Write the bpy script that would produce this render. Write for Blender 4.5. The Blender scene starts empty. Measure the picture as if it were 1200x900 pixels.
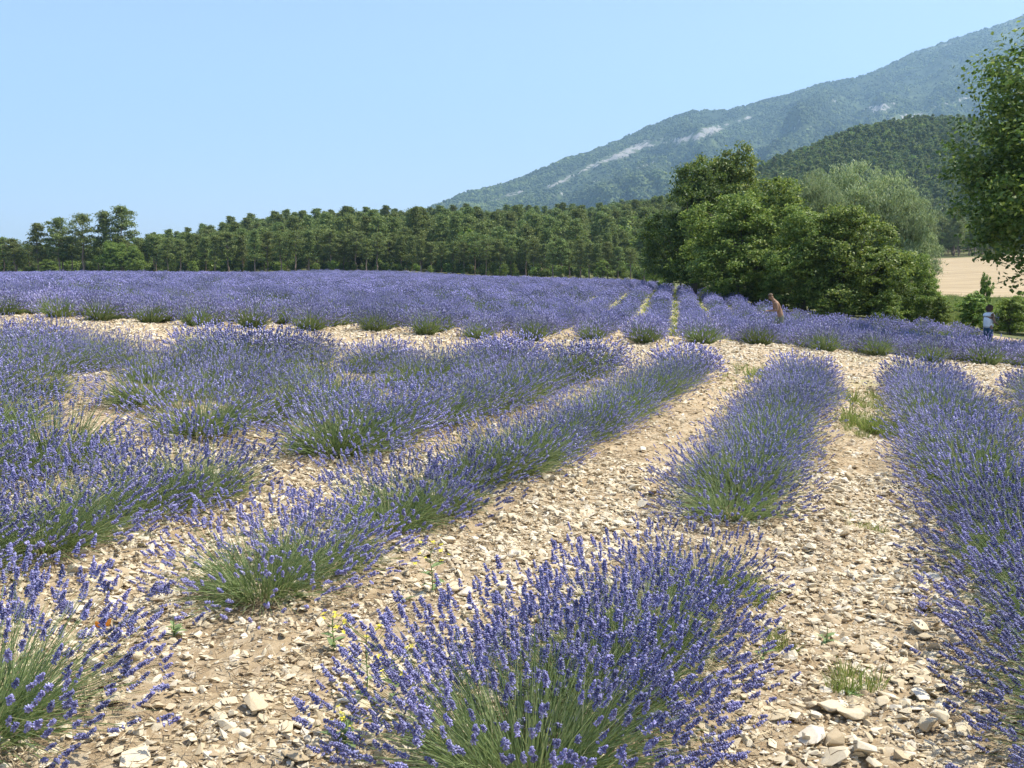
import bpy, bmesh, math, random
import numpy as np
from mathutils import Vector, Matrix
R = math.radians
rng = np.random.default_rng(11)
random.seed(11)
C = bpy.context.scene.collection
SC = bpy.context.scene

# ------------------------------------------------------------------ camera
CAMZ, PITCH, FPX = 1.6, R(6.05), 1180.0
cam = bpy.data.cameras.new('camera'); cam_o = bpy.data.objects.new('camera', cam); C.objects.link(cam_o)
cam.sensor_width = 36; cam.lens = 36 * FPX / 1200; cam.clip_start = 0.05; cam.clip_end = 30000
cam_o.location = (0, 0, CAMZ); cam_o.rotation_euler = (R(90) - PITCH, 0, 0)
SC.camera = cam_o
# ------------------------------------------------------------------ world, sun, exposure
SUN_AZ, SUN_EL = R(82), R(59)          # azimuth clockwise from +Y (view direction)
w = bpy.data.worlds.new('World'); SC.world = w; w.use_nodes = True
nt = w.node_tree
sky = nt.nodes.new('ShaderNodeTexSky'); sky.sky_type = 'NISHITA'; sky.sun_disc = False
sky.sun_elevation = SUN_EL; sky.sun_rotation = SUN_AZ
sky.air_density = 1.0; sky.dust_density = 2.1; sky.ozone_density = 1.0; sky.altitude = 700
wb = nt.nodes.new('ShaderNodeMix'); wb.data_type = 'RGBA'; wb.blend_type = 'MULTIPLY'; wb.inputs[0].default_value = 1
wb.inputs[7].default_value = (1.02, .955, 1.05, 1)      # the camera's white balance
nt.links.new(sky.outputs[0], wb.inputs[6]); nt.links.new(wb.outputs[2], nt.nodes['Background'].inputs[0])
nt.nodes['Background'].inputs[1].default_value = 0.125
sl = bpy.data.lights.new('sun', 'SUN'); sl.energy = 4.9; sl.angle = R(0.5); sl.color = (1, 0.95, 0.84)
so = bpy.data.objects.new('sun', sl); C.objects.link(so)
sd = Vector((math.sin(SUN_AZ) * math.cos(SUN_EL), math.cos(SUN_AZ) * math.cos(SUN_EL), math.sin(SUN_EL)))
so.rotation_euler = sd.to_track_quat('Z', 'Y').to_euler(); so.location = (20, 10, 40)
SC.view_settings.view_transform = 'Standard'; SC.view_settings.look = 'None'
SC.view_settings.gamma = 1; SC.view_settings.exposure = 0.80
cy = SC.cycles
SC.render.engine = 'CYCLES'
cy.max_bounces = 7; cy.diffuse_bounces = 3; cy.glossy_bounces = 2; cy.transmission_bounces = 4; cy.volume_bounces = 1
cy.transparent_max_bounces = 4; cy.caustics_reflective = False; cy.caustics_refractive = False
cy.use_denoising = True; cy.use_adaptive_sampling = True; cy.adaptive_threshold = 0.02
cy.sample_clamp_indirect = 8

# ------------------------------------------------------------------ helpers
ct, st = math.cos(PITCH), math.sin(PITCH)
def at(px, py, Y):
    """point on the sight line of photo pixel (px,py) at forward distance Y"""
    x, u = (px - 600) / FPX, (450 - py) / FPX
    d = Vector((x, ct + u * st, -st + u * ct))
    k = Y / d.y
    return Vector((d.x * k, Y, CAMZ + d.z * k))
def proj(X, Y, Z):
    z = Z - CAMZ
    f = Y * ct - z * st; u = Y * st + z * ct
    return 600 + FPX * X / f, 450 - FPX * u / f

def mesh_np(name, V, polys, smooth=False, cols=None, mats=None, attrs=None):
    """V (N,3); polys: list of (M,k) int arrays"""
    me = bpy.data.meshes.new(name)
    polys = [np.asarray(p) for p in polys if len(p)]
    nl = sum(p.size for p in polys); npl = sum(len(p) for p in polys)
    me.vertices.add(len(V)); me.vertices.foreach_set('co', np.asarray(V, np.float32).ravel())
    me.loops.add(nl); me.loops.foreach_set('vertex_index', np.concatenate([p.ravel() for p in polys]).astype(np.int32))
    ls = []; o = 0
    for p in polys:
        ls.append(o + np.arange(len(p)) * p.shape[1]); o += p.size
    me.polygons.add(npl); me.polygons.foreach_set('loop_start', np.concatenate(ls).astype(np.int32))
    if smooth: me.polygons.foreach_set('use_smooth', np.ones(npl, bool))
    me.update(calc_edges=True)
    if attrs:
        for k, a in attrs.items():
            at_ = me.attributes.new(k, 'FLOAT', 'POINT'); at_.data.foreach_set('value', np.asarray(a, np.float32))
    if mats:
        for m in mats: me.materials.append(m)
    return me
def obj(name, me, parent=None, loc=None, link=True):
    o = bpy.data.objects.new(name, me)
    if link: C.objects.link(o)
    if parent: o.parent = parent
    if loc is not None: o.location = loc
    return o
def tag(o, label=None, cat=None, group=None, kind=None):
    if label: o['label'] = label
    if cat: o['category'] = cat
    if group: o['group'] = group
    if kind: o['kind'] = kind
    return o
def empty(name, loc, rz=0, sc=1.0):
    o = bpy.data.objects.new(name, None); C.objects.link(o)
    o.location = loc; o.rotation_euler = (0, 0, rz); o.empty_display_size = 0.2
    o.scale = (sc, sc, sc) if not hasattr(sc, '__len__') else sc
    return o

# ------------------------------------------------------------------ materials
def mat(name):
    m = bpy.data.materials.new(name); m.use_nodes = True
    n = m.node_tree; b = n.nodes['Principled BSDF']
    b.inputs['Specular IOR Level'].default_value = 0.2
    return m, n, b
def node(n, t, **kw):
    x = n.nodes.new(t)
    for k, v in kw.items(): setattr(x, k, v)
    return x
def ramp(n, fac, stops):
    r = n.nodes.new('ShaderNodeValToRGB'); e = r.color_ramp.elements
    while len(e) < len(stops): e.new(0.5)
    for i, (p, c) in enumerate(stops):
        e[i].position = p; e[i].color = (*c, 1)
    n.links.new(fac, r.inputs[0]); return r.outputs[0]
def noise(n, scale, detail=4, rough=0.6, vec=None):
    t = n.nodes.new('ShaderNodeTexNoise'); t.inputs['Scale'].default_value = scale
    t.inputs['Detail'].default_value = detail; t.inputs['Roughness'].default_value = rough
    if vec is not None: n.links.new(vec, t.inputs['Vector'])
    return t.outputs[0]
def geo_pos(n): return n.nodes.new('ShaderNodeNewGeometry').outputs['Position']
def isl(n): return n.nodes.new('ShaderNodeNewGeometry').outputs['Random Per Island']
def orand(n): return n.nodes.new('ShaderNodeObjectInfo').outputs['Random']
def mixc(n, fac, a, b, mode='MIX'):
    m = n.nodes.new('ShaderNodeMix'); m.data_type = 'RGBA'; m.blend_type = mode
    for s, v in ((m.inputs[0], fac), (m.inputs[6], a), (m.inputs[7], b)):
        if isinstance(v, (int, float)): s.default_value = v
        elif isinstance(v, tuple): s.default_value = (*v, 1)
        else: n.links.new(v, s)
    return m.outputs[2]
def leafy(name, stops, trans=0.35, rough=0.6, by='isl', orange=None, tcol=1.35):
    """leaf-like surface: colour varies per leaf and per plant; light passes through"""
    m, n, b = mat(name)
    f = isl(n) if by == 'isl' else orand(n)
    c = ramp(n, f, stops)
    hv = n.nodes.new('ShaderNodeHueSaturation'); pv_ = (.65, 1.28) if name.startswith('lavender_flower') else (.8, 1.2); n.links.new(c, hv.inputs['Color'])
    mr = n.nodes.new('ShaderNodeMapRange'); n.links.new(orand(n), mr.inputs[0])
    mr.inputs[3].default_value = pv_[0]; mr.inputs[4].default_value = pv_[1]
    n.links.new(mr.outputs[0], hv.inputs['Value'])
    if orange:
        mr2 = n.nodes.new('ShaderNodeMapRange'); n.links.new(orand(n), mr2.inputs[0])
        mr2.inputs[3].default_value = 0.5 - orange; mr2.inputs[4].default_value = 0.5 + orange
        n.links.new(mr2.outputs[0], hv.inputs['Hue'])
    c = hv.outputs[0]
    n.links.new(c, b.inputs['Base Color']); b.inputs['Roughness'].default_value = rough
    if trans > 0:
        t = n.nodes.new('ShaderNodeBsdfTranslucent'); tc = mixc(n, 1.0, c, (tcol, tcol, tcol * 0.8), 'MULTIPLY')
        n.links.new(tc, t.inputs[0])
        mx = n.nodes.new('ShaderNodeMixShader'); mx.inputs[0].default_value = trans
        n.links.new(b.outputs[0], mx.inputs[1]); n.links.new(t.outputs[0], mx.inputs[2])
        n.links.new(mx.outputs[0], n.nodes['Material Output'].inputs[0])
    return m
M = {}
M['lav_green'] = leafy('lavender_foliage', [(0, (.115, .165, .062)), (.5, (.17, .225, .09)), (.85, (.24, .29, .13)), (1, (.40, .39, .22))], .25)
M['lav_flower'] = leafy('lavender_flower', [(0, (.155, .15, .34)), (.4, (.245, .24, .475)), (.8, (.36, .355, .61)), (1, (.57, .56, .79))], .22, .7, orange=.008, tcol=1.2)
M['lav_far'] = leafy('lavender_flower_far', [(0, (.20, .20, .435)), (.5, (.25, .25, .505)), (1, (.36, .36, .62))], .2, .8, orange=.008, tcol=1.2)
M['lav_calyx'] = leafy('lavender_calyx', [(0, (.17, .15, .36)), (1, (.28, .26, .50))], .2, .7)
M['pine'] = leafy('pine_needles', [(0, (.08, .115, .034)), (.5, (.16, .21, .062)), (1, (.28, .32, .11))], .3, .6, orange=.015)
M['oak'] = leafy('broad_leaves', [(0, (.07, .125, .026)), (.5, (.165, .245, .05)), (1, (.33, .39, .10))], .36, .45, orange=.012)
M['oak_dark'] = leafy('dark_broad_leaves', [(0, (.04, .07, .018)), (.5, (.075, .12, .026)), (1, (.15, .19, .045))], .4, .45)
M['lime'] = leafy('light_green_leaves', [(0, (.12, .18, .035)), (.5, (.19, .26, .055)), (1, (.28, .34, .09))], .4, .5)
M['oak_mid'] = leafy('mid_broad_leaves', [(0, (.045, .082, .018)), (.5, (.095, .15, .032)), (1, (.22, .265, .07))], .45, .45, orange=.01)
M['willow'] = leafy('silver_leaves', [(0, (.17, .23, .10)), (.5, (.29, .37, .18)), (1, (.45, .51, .32))], .4, .5)
M['grass'] = leafy('grass_blades', [(0, (.12, .18, .04)), (.5, (.20, .26, .07)), (1, (.38, .36, .15))], .35, .6)
M['weed'] = leafy('weed_leaves', [(0, (.13, .20, .07)), (1, (.23, .31, .13))], .3, .5)
M['yellow'] = leafy('yellow_petals', [(0, (.78, .66, .05)), (1, (.85, .80, .12))], .3, .5)
def bark(name, c1, c2, sc=6):
    m, n, b = mat(name)
    c = ramp(n, noise(n, sc, 5), [(.3, c1), (.7, c2)]); n.links.new(c, b.inputs['Base Color']); b.inputs['Roughness'].default_value = .9
    bp = n.nodes.new('ShaderNodeBump'); bp.inputs['Strength'].default_value = .5; n.links.new(noise(n, sc * 3, 5), bp.inputs['Height'])
    n.links.new(bp.outputs[0], b.inputs['Normal']); return m
M['bark'] = bark('bark', (.07, .055, .04), (.17, .14, .11))
M['pine_bark'] = bark('pine_bark', (.16, .12, .09), (.34, .25, .19), 3)
M['wood_stem'] = bark('woody_stem', (.10, .08, .055), (.22, .18, .13), 30)

# limestone shards
m, n, b = mat('limestone')
r_ = n.nodes.new('ShaderNodeObjectInfo').outputs['Random']
base = ramp(n, r_, [(0, (.25, .17, .095)), (.12, (.36, .27, .15)), (.25, (.48, .385, .235)), (.55, (.61, .515, .345)), (.85, (.72, .64, .48)), (1, (.78, .72, .60))])
c = mixc(n, .35, base, ramp(n, noise(n, 14, 5, .65), [(.3, (.42, .33, .21)), (.65, (.66, .57, .42))]))
n.links.new(c, b.inputs['Base Color']); b.inputs['Roughness'].default_value = .9
bp = n.nodes.new('ShaderNodeBump'); bp.inputs['Strength'].default_value = .35; bp.inputs['Distance'].default_value = .01
n.links.new(noise(n, 60, 4), bp.inputs['Height']); n.links.new(bp.outputs[0], b.inputs['Normal'])
M['stone'] = m
# earth
m, n, b = mat('stony_earth')
p = geo_pos(n)
fine = ramp(n, noise(n, 9, 8, .75, p), [(.28, (.27, .19, .105)), (.5, (.41, .305, .18)), (.72, (.54, .43, .27))])
vo = n.nodes.new('ShaderNodeTexVoronoi'); vo.inputs['Scale'].default_value = 24; vo.inputs['Randomness'].default_value = 1
n.links.new(p, vo.inputs['Vector'])
vr = ramp(n, vo.outputs['Color'], [(.25, (.38, .28, .17)), (.55, (.56, .45, .29)), (.9, (.68, .60, .45))])
msk = ramp(n, noise(n, 2.3, 5, .7, p), [(.38, (0, 0, 0)), (.6, (1, 1, 1))])
mm = n.nodes.new('ShaderNodeMath'); mm.operation = 'MULTIPLY'; mm.inputs[1].default_value = .55; n.links.new(msk, mm.inputs[0])
c = mixc(n, mm.outputs[0], fine, vr)
ga = node(n, 'ShaderNodeAttribute', attribute_name='grass')
gc = ramp(n, noise(n, 3.5, 6, .7, p), [(.3, (.25, .26, .10)), (.5, (.36, .34, .16)), (.7, (.46, .38, .22))])
gm = n.nodes.new('ShaderNodeMath'); gm.operation = 'MULTIPLY'; n.links.new(ga.outputs['Fac'], gm.inputs[0])
n.links.new(ramp(n, noise(n, 1.1, 5, .7, p), [(.32, (0.35,) * 3), (.55, (1, 1, 1))]), gm.inputs[1])
c = mixc(n, gm.outputs[0], c, gc)
wa = node(n, 'ShaderNodeAttribute', attribute_name='wood')
wc = ramp(n, noise(n, .35, 6, .7, p), [(.3, (.10, .085, .045)), (.5, (.13, .14, .05)), (.7, (.20, .19, .09))])
c = mixc(n, wa.outputs['Fac'], c, wc)
n.links.new(c, b.inputs['Base Color']); b.inputs['Roughness'].default_value = .95
bp = n.nodes.new('ShaderNodeBump'); bp.inputs['Strength'].default_value = .9; bp.inputs['Distance'].default_value = .03
n.links.new(noise(n, 22, 8, .75, p), bp.inputs['Height']); n.links.new(bp.outputs[0], b.inputs['Normal'])
M['earth'] = m
# wheat stubble
m, n, b = mat('wheat_stubble'); p = geo_pos(n)
mp = n.nodes.new('ShaderNodeMapping'); mp.inputs['Scale'].default_value = (.06, 1.0, .6); mp.inputs['Rotation'].default_value = (0, 0, .25); n.links.new(p, mp.inputs[0])
c = ramp(n, noise(n, .9, 7, .7, mp.outputs[0]), [(.32, (.24, .18, .10)), (.5, (.36, .275, .16)), (.66, (.48, .385, .24))])
n.links.new(c, b.inputs['Base Color']); b.inputs['Roughness'].default_value = .95
M['wheat'] = m
# wooded hill floor
m, n, b = mat('wooded_slope'); p = geo_pos(n)
c = ramp(n, noise(n, .03, 8, .7, p), [(.3, (.04, .06, .025)), (.6, (.075, .10, .04)), (.8, (.12, .13, .06))])
n.links.new(c, b.inputs['Base Color']); b.inputs['Roughness'].default_value = .95
M['slope'] = m
# mountain: woods with pale scree
m, n, b = mat('mountain_woods'); p = geo_pos(n)
c1 = ramp(n, noise(n, .012, 10, .78, p), [(.36, (.02, .035, .014)), (.5, (.05, .075, .028)), (.62, (.11, .14, .055))])
c2 = ramp(n, noise(n, .0022, 6, .65, p), [(.36, (.55, .62, .6)), (.62, (1.35, 1.3, 1.1))])
c = mixc(n, 1.0, c1, c2, 'MULTIPLY')
sa = node(n, 'ShaderNodeAttribute', attribute_name='scree')
sn = n.nodes.new('ShaderNodeMath'); sn.operation = 'MULTIPLY_ADD'; n.links.new(noise(n, .02, 8, .75, p), sn.inputs[0]); sn.inputs[1].default_value = 3.2; sn.inputs[2].default_value = -1.78
sm = n.nodes.new('ShaderNodeMath'); sm.operation = 'ADD'; n.links.new(sn.outputs[0], sm.inputs[0]); n.links.new(sa.outputs['Fac'], sm.inputs[1])
sf = ramp(n, sm.outputs[0], [(.38, (0, 0, 0)), (.50, (1, 1, 1))])
c = mixc(n, sf, c, ramp(n, noise(n, .05, 6, .7, p), [(.35, (.26, .245, .22)), (.6, (.42, .40, .37))]))
n.links.new(c, b.inputs['Base Color']); b.inputs['Roughness'].default_value = .95
bp = n.nodes.new('ShaderNodeBump'); bp.inputs['Strength'].default_value = 1; bp.inputs['Distance'].default_value = 14
n.links.new(noise(n, .03, 8, .75, p), bp.inputs['Height']); n.links.new(bp.outputs[0], b.inputs['Normal'])
M['mountain'] = m
def plain(name, col, rough=.8, var=.0, sc=40):
    m, n, b = mat(name); b.inputs['Roughness'].default_value = rough
    if var:
        a = tuple(v * (1 - var) for v in col); z = tuple(min(1, v * (1 + var)) for v in col)
        n.links.new(ramp(n, noise(n, sc, 4), [(.3, a), (.7, z)]), b.inputs['Base Color'])
    else: b.inputs['Base Color'].default_value = (*col, 1)
    return m

# ------------------------------------------------------------------ terrain height
pts = []
for X in (-22, -9, 0, 9, 22):
    for Y in (-12, 0, 7, 14, 20): pts.append((X, Y, -.046 * X))
for px, py, Y in [(30, 368, 27), (215, 378.5, 26), (405, 388, 25), (600, 399, 24.3), (755, 403, 24), (965, 412, 24), (1160, 430, 24),
                  (1060, 417, 30), (1158, 411, 37), (908, 398, 36), (1000, 388, 45), (1150, 392, 49), (1200, 396, 52), (1300, 400, 55),
                  (-150, 338, 60), (100, 334, 60), (400, 339, 60), (600, 343, 60), (780, 348, 63), (850, 356, 60), (905, 365, 56), (960, 379, 52),
                  (100, 325, 110), (400, 328, 110), (600, 331.5, 110), (760, 337, 105), (820, 343, 90),
                  (0, 322.8, 190), (300, 321.5, 190), (600, 327, 185), (760, 331, 160), (-250, 322, 190),
                  (1150, 350, 120), (1150, 322, 170), (1150, 307, 235), (1350, 345, 120), (1350, 300, 235), (980, 345, 110), (980, 320, 200),
                  (1200, 372, 80), (1120, 366, 80),
                  (-200, 318, 350), (0, 318, 350), (200, 308, 350), (350, 292, 350), (500, 285, 350), (620, 283, 350), (720, 278, 350), (800, 270, 350), (950, 290, 350),
                  (0, 316, 600), (350, 300, 600), (600, 290, 600), (800, 280, 600), (1000, 275, 600), (1300, 270, 600)]:
    v = at(px, py, Y); pts.append((v.x, v.y, v.z))
for X, Y, Z in [(-1500, 1500, 0), (1500, 1500, 40), (0, 1500, 20), (-1500, 0, 0), (1500, 0, 0), (0, -1500, 0), (-7000, 7000, 0), (7000, 7000, 0), (-7000, -7000, 0), (7000, -7000, 0),
                (-200, 0, 4), (200, 0, -6), (0, -200, 0), (-400, 300, 6), (400, 300, 12)]:
    pts.append((X, Y, Z))
P = np.array(pts, float)
S0 = 200.0
def tps_k(r): return np.where(r > 1e-9, r * r * np.log(np.maximum(r, 1e-9)), 0)
def warp(X, Y):      # compress far distances so the spline stays tame
    r = np.hypot(X, Y); k = np.arcsinh(r / 12.0) * 12.0 / np.maximum(r, 1e-6)
    k = np.where(r < 1e-6, 1, k); return X * k / 60, Y * k / 60
wx, wy = warp(P[:, 0], P[:, 1]); N_ = len(P)
K = tps_k(np.hypot(wx[:, None] - wx[None], wy[:, None] - wy[None])) + np.eye(N_) * 1e-5
A = np.zeros((N_ + 3, N_ + 3)); A[:N_, :N_] = K; A[:N_, N_:] = np.c_[np.ones(N_), wx, wy]; A[N_:, :N_] = A[:N_, N_:].T
# solve for height scaled by distance (keeps errors small in the picture)
scl = 1.0 / (1 + np.hypot(P[:, 0], P[:, 1]) / 40)
sol = np.linalg.solve(A, np.r_[P[:, 2] * scl, 0, 0, 0])
def G(X, Y):
    X = np.atleast_1d(np.asarray(X, float)); Y = np.atleast_1d(np.asarray(Y, float)); sh = X.shape
    X = X.ravel(); Y = Y.ravel(); out = np.empty(len(X))
    for i in range(0, len(X), 40000):
        x, y = X[i:i + 40000], Y[i:i + 40000]; a, b_ = warp(x, y)
        k = tps_k(np.hypot(a[:, None] - wx[None], b_[:, None] - wy[None]))
        out[i:i + 40000] = (k @ sol[:N_] + sol[N_] + sol[N_ + 1] * a + sol[N_ + 2] * b_) * (1 + np.hypot(x, y) / 40)
    return out.reshape(sh)
def g1(x, y): return float(G([x], [y])[0])

# value noise
_tab = np.random.default_rng(5).random((256, 256))
def vnoise(x, y):
    xi = np.floor(x).astype(int); yi = np.floor(y).astype(int); fx = x - xi; fy = y - yi
    fx = fx * fx * (3 - 2 * fx); fy = fy * fy * (3 - 2 * fy)
    t = lambda a, b_: _tab[a % 256, b_ % 256]
    return (t(xi, yi) * (1 - fx) + t(xi + 1, yi) * fx) * (1 - fy) + (t(xi, yi + 1) * (1 - fx) + t(xi + 1, yi + 1) * fx) * fy
def fbm(x, y, o=5, g=.5):
    s = 0; a = 1; t = 0
    for i in range(o):
        s = s + a * vnoise(x + 17.3 * i, y - 9.1 * i); t += a; a *= g; x = x * 2.03; y = y * 2.03
    return s / t
# the planting: near rows run 18.7 deg right of the view, far rows 9.15 deg
DN = R(18.7); dn = np.array([math.sin(DN), math.cos(DN)]); nn = np.array([math.cos(DN), -math.sin(DN)])
DF = R(9.15); df = np.array([math.sin(DF), math.cos(DF)]); nf = np.array([math.cos(DF), -math.sin(DF)])
SN = 1.75
def far_front(X): return np.interp(X, [-60, -13, -8.5, -4.1, 0, 3.2, 7.5, 11.5, 30], [27.5, 25.4, 25, 24.6, 24.2, 23.8, 23.8, 23.8, 24.5])
def relief(X, Y):
    near = np.clip((26 - Y) / 3, 0, 1) * np.clip((Y + 8) / 3, 0, 1) * (np.abs(X) < 22)
    p_ = X * nn[0] + Y * nn[1]
    ridge = .028 * np.cos(2 * math.pi * (p_ - 1.05) / SN)
    clod = .10 * (fbm(X * 3.1, Y * 3.1, 4, .6) - .5) + .04 * (fbm(X * 11, Y * 11, 3) - .5)
    return near * ridge + clod * np.clip(1.2 - np.hypot(X, Y) / 60, 0, 1)
def H(X, Y): return G(X, Y) + relief(np.asarray(X, float), np.asarray(Y, float))
def h1(x, y): return float(H(np.array([x]), np.array([y]))[0])

def poly_in(X, Y, poly):
    ins = np.zeros(X.shape, bool); n_ = len(poly)
    for i in range(n_):
        x1, y1 = poly[i]; x2, y2 = poly[(i + 1) % n_]
        c_ = ((y1 > Y) != (y2 > Y)) & (X < (x2 - x1) * (Y - y1) / ((y2 - y1) + 1e-12) + x1); ins ^= c_
    return ins
def gp(px, Y): return ((px - 600) / FPX * Y * 1.0, Y)
FIELD = [(-60, 26.5), gp(-160, 26.5), gp(30, 25), gp(405, 24.4), gp(755, 23.6), gp(1160, 23.8), (17, 24), (21, 30), (21.5, 38), gp(1240, 40), gp(1130, 47), gp(1040, 50), gp(960, 51), gp(912, 54), gp(875, 60), gp(838, 72), gp(800, 92), gp(765, 140), gp(745, 160), gp(620, 182), gp(300, 190), gp(0, 190), gp(-160, 190)]

# ------------------------------------------------------------------ ground sheet
def sgrid(n_, a, b_): s = np.linspace(-1, 1, n_); return a * np.sinh(b_ * s)
gx = sgrid(560, 2.6, 8.6) ; gx = gx * 7000 / gx.max()
def yspace(n_):
    s = np.linspace(0, 1, n_); y = 4.2 * np.sinh(7.8 * s); return y * 7000 / y.max()
yp = yspace(420); gy = np.r_[-yp[::6][:0:-1], yp] + 2.5
GX, GY = np.meshgrid(gx, gy)
GZ = H(GX, GY)
def grid_faces(nx, ny):
    i = np.arange(nx * ny).reshape(ny, nx)
    return np.stack([i[:-1, :-1], i[:-1, 1:], i[1:, 1:], i[1:, :-1]], -1).reshape(-1, 4)
pf_ = GX * nf[0] + GY * nf[1]
infield = poly_in(GX, GY, FIELD)
grs = np.where(infield & (GY > 28), np.clip((GY - 28) / 10, 0, 1), 0.)
nearfield = (GY < 27) & (np.abs(GX) < 22)
outside = ~infield & (GY > 27)
wood = np.where(outside, 1.0, 0.)
bare = outside & (GX > 12) & (GX < 24) & (GY < 50)
wood = np.where(bare, 0., wood)
hd = GX * nn[0] + GY * nn[1]
tuft = np.clip((fbm(GX * .9, GY * .9, 4) - .56) * 7, 0, 1) * np.clip((hd + .3) / .4, 0, 1) * (hd < 4.5) * np.clip((GY - 9) / 4, 0, 1)
grs = np.maximum(grs, np.where(nearfield, tuft * .8, 0))
me = mesh_np('ground', np.stack([GX, GY, GZ], -1).reshape(-1, 3), [grid_faces(len(gx), len(gy))], True,
             attrs={'grass': grs.ravel(), 'wood': wood.ravel()}, mats=[M['earth']])
ground = tag(obj('ground', me), kind='structure')

# wheat field sheet on the slope behind the hedge
wxs = np.linspace(28, 190, 60); wys = np.linspace(118, 262, 50); WX, WY = np.meshgrid(wxs, wys)
WX = WX + (WY - 118) * .28
me = mesh_np('wheat_field', np.stack([WX, WY, G(WX, WY) + .25], -1).reshape(-1, 3), [grid_faces(60, 50)], True, mats=[M['wheat']])
tag(obj('wheat_field', me), kind='structure')

# ------------------------------------------------------------------ wooded hill and mountain
def interp_s(u, xs, ys): return np.interp(u, xs, ys)
def skyz(px, py, Rr):
    return np.array([at(a, b_, 1.0).z - CAMZ for a, b_ in zip(np.atleast_1d(px), np.atleast_1d(py))]) * Rr + CAMZ
def build_hill():
    u = np.linspace(560, 1900, 300); s = np.linspace(0, 1.5, 110)
    sk = interp_s(u, [560, 640, 700, 740, 790, 850, 900, 950, 1000, 1060, 1130, 1200, 1300, 1500, 1900],
                  [310, 278, 264, 256, 246, 232, 211, 190, 172, 163, 160, 163, 162, 170, 210])
    Rr = interp_s(u, [560, 800, 1000, 1400, 1900], [620, 780, 980, 1050, 1050])
    top = np.array([(at(a, b_, 1.0).z - CAMZ) for a, b_ in zip(u, sk)]) * Rr + CAMZ
    Rf = Rr * .38
    U, S = np.meshgrid(u, s); Y_ = Rf[None] + (Rr - Rf)[None] * S; X_ = (U - 600) / FPX * Y_
    base = -3.0
    prof = np.where(S <= 1, np.sin(np.clip(S, 0, 1) * math.pi / 2) ** 1.35, 1 - (S - 1) * .8)
    Z_ = base + (top[None] - base) * prof
    Z_ += (fbm(X_ / 70, Y_ / 70, 4) - .5) * 26 * np.clip(prof, 0, 1) * np.clip(1 - np.abs(S - 1) * 0, 0, 1) * np.where(S < 1, np.clip((1 - S) * 4, .12, 1), .3)
    me = mesh_np('wooded_hill', np.stack([X_, Y_, Z_], -1).reshape(-1, 3), [grid_faces(len(u), len(s))], True, mats=[M['slope']])
    tag(obj('wooded_hill', me), kind='structure')
    return X_, Y_, Z_, S
HX, HY, HZ, HS = build_hill()
def build_mountain():
    u = np.linspace(380, 2100, 520); s = np.linspace(0, 1.35, 200)
    kx = [380, 500, 520, 545, 600, 650, 700, 760, 800, 850, 900, 960, 1000, 1060, 1100, 1140, 1200, 1350, 1600, 2100]
    ky = [330, 246, 239, 225, 213, 191, 173, 147, 131, 128, 114, 97, 89, 61, 46, 33, 9, -50, -90, 40]
    sk = interp_s(u, kx, ky); k_ = np.ones(5) / 5; sk = np.convolve(np.pad(sk, 2, 'edge'), k_, 'valid')
    Rr = interp_s(u, [380, 540, 800, 1200, 2100], [3000, 3300, 3900, 4700, 4700])
    top = np.array([(at(a, b_, 1.0).z - CAMZ) for a, b_ in zip(u, sk)]) * Rr + CAMZ
    Rf = Rr * .40
    U, S = np.meshgrid(u, s); Y_ = Rf[None] + (Rr - Rf)[None] * S; X_ = (U - 600) / FPX * Y_
    prof = np.where(S <= 1, S ** 1.25, 1 - (S - 1) * 1.0)
    Z_ = -20 + (top[None] + 20) * prof
    amp = np.clip(np.sin(np.clip(S, 0, 1) * math.pi), 0, 1) * np.clip(top[None] / 500, .15, 1.3)
    # ravines running down from the crest
    wv = fbm(U / 75 + S * 1.1 + fbm(X_ / 500, Y_ / 500, 3) * 1.4, S * 1.3, 5, .52)
    rid = 1 - np.abs(2 * wv - 1)
    Z_ += amp * (rid - .62) * 170
    Z_ += amp * (fbm(X_ / 220, Y_ / 220, 5, .6) - .5) * 90
    # the spur that comes down in front
    sp = np.interp(S, [.3, .55, .8, .95], [900, 925, 960, 1010]); Z_ += 70 * np.exp(-((U - sp) / 26) ** 2) * np.clip(1.0 - S, 0, .4) * 2.5 * (S > .3)
    Z_ += (fbm(X_ / 28, Y_ / 28, 3, .6) - .5) * 22
    # scree patches, placed where they lie on the slope (seen position -> slope)
    PX, PY = proj(X_, Y_, Z_)
    scree = np.zeros_like(Z_)
    for cx, cy, rx, ry, sl_, st_ in [(822, 157, 34, 7, -.30, .85), (735, 178, 44, 6, -.38, .8), (690, 196, 30, 4, -.4, .75), (650, 216, 26, 3, -.4, .7), (600, 228, 24, 3, -.3, .62), (760, 192, 20, 3, -.4, .62), (870, 140, 26, 3, -.3, .62), (940, 150, 24, 3, -.3, .6), (1120, 118, 30, 3, -.3, .62), (780, 166, 30, 3, -.3, .62), (845, 148, 22, 3, -.3, .6), (1032, 126, 20, 6, -.1, .82), (1068, 136, 34, 4, -.12, .75), (980, 117, 10, 3, -.3, .5), (770, 165, 14, 4, -.3, .5),
                                (690, 215, 22, 4, -.3, .42), (660, 225, 16, 4, -.4, .42), (1110, 52, 40, 4, -.4, .42), (1180, 25, 30, 6, -.4, .42)]:
        dx = PX - cx; dy = (PY - cy) - sl_ * dx
        scree = np.maximum(scree, st_ * np.exp(-((dx / rx) ** 2 + (dy / ry) ** 2) ** 1.5) * (PX > 0))
    me = mesh_np('mountain', np.stack([X_, Y_, Z_], -1).reshape(-1, 3), [grid_faces(len(u), len(s))], True, attrs={'scree': scree.ravel()}, mats=[M['mountain']])
    tag(obj('mountain', me), kind='structure')
    return X_, Y_, Z_, scree
MX, MY, MZ, MS = build_mountain()

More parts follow.
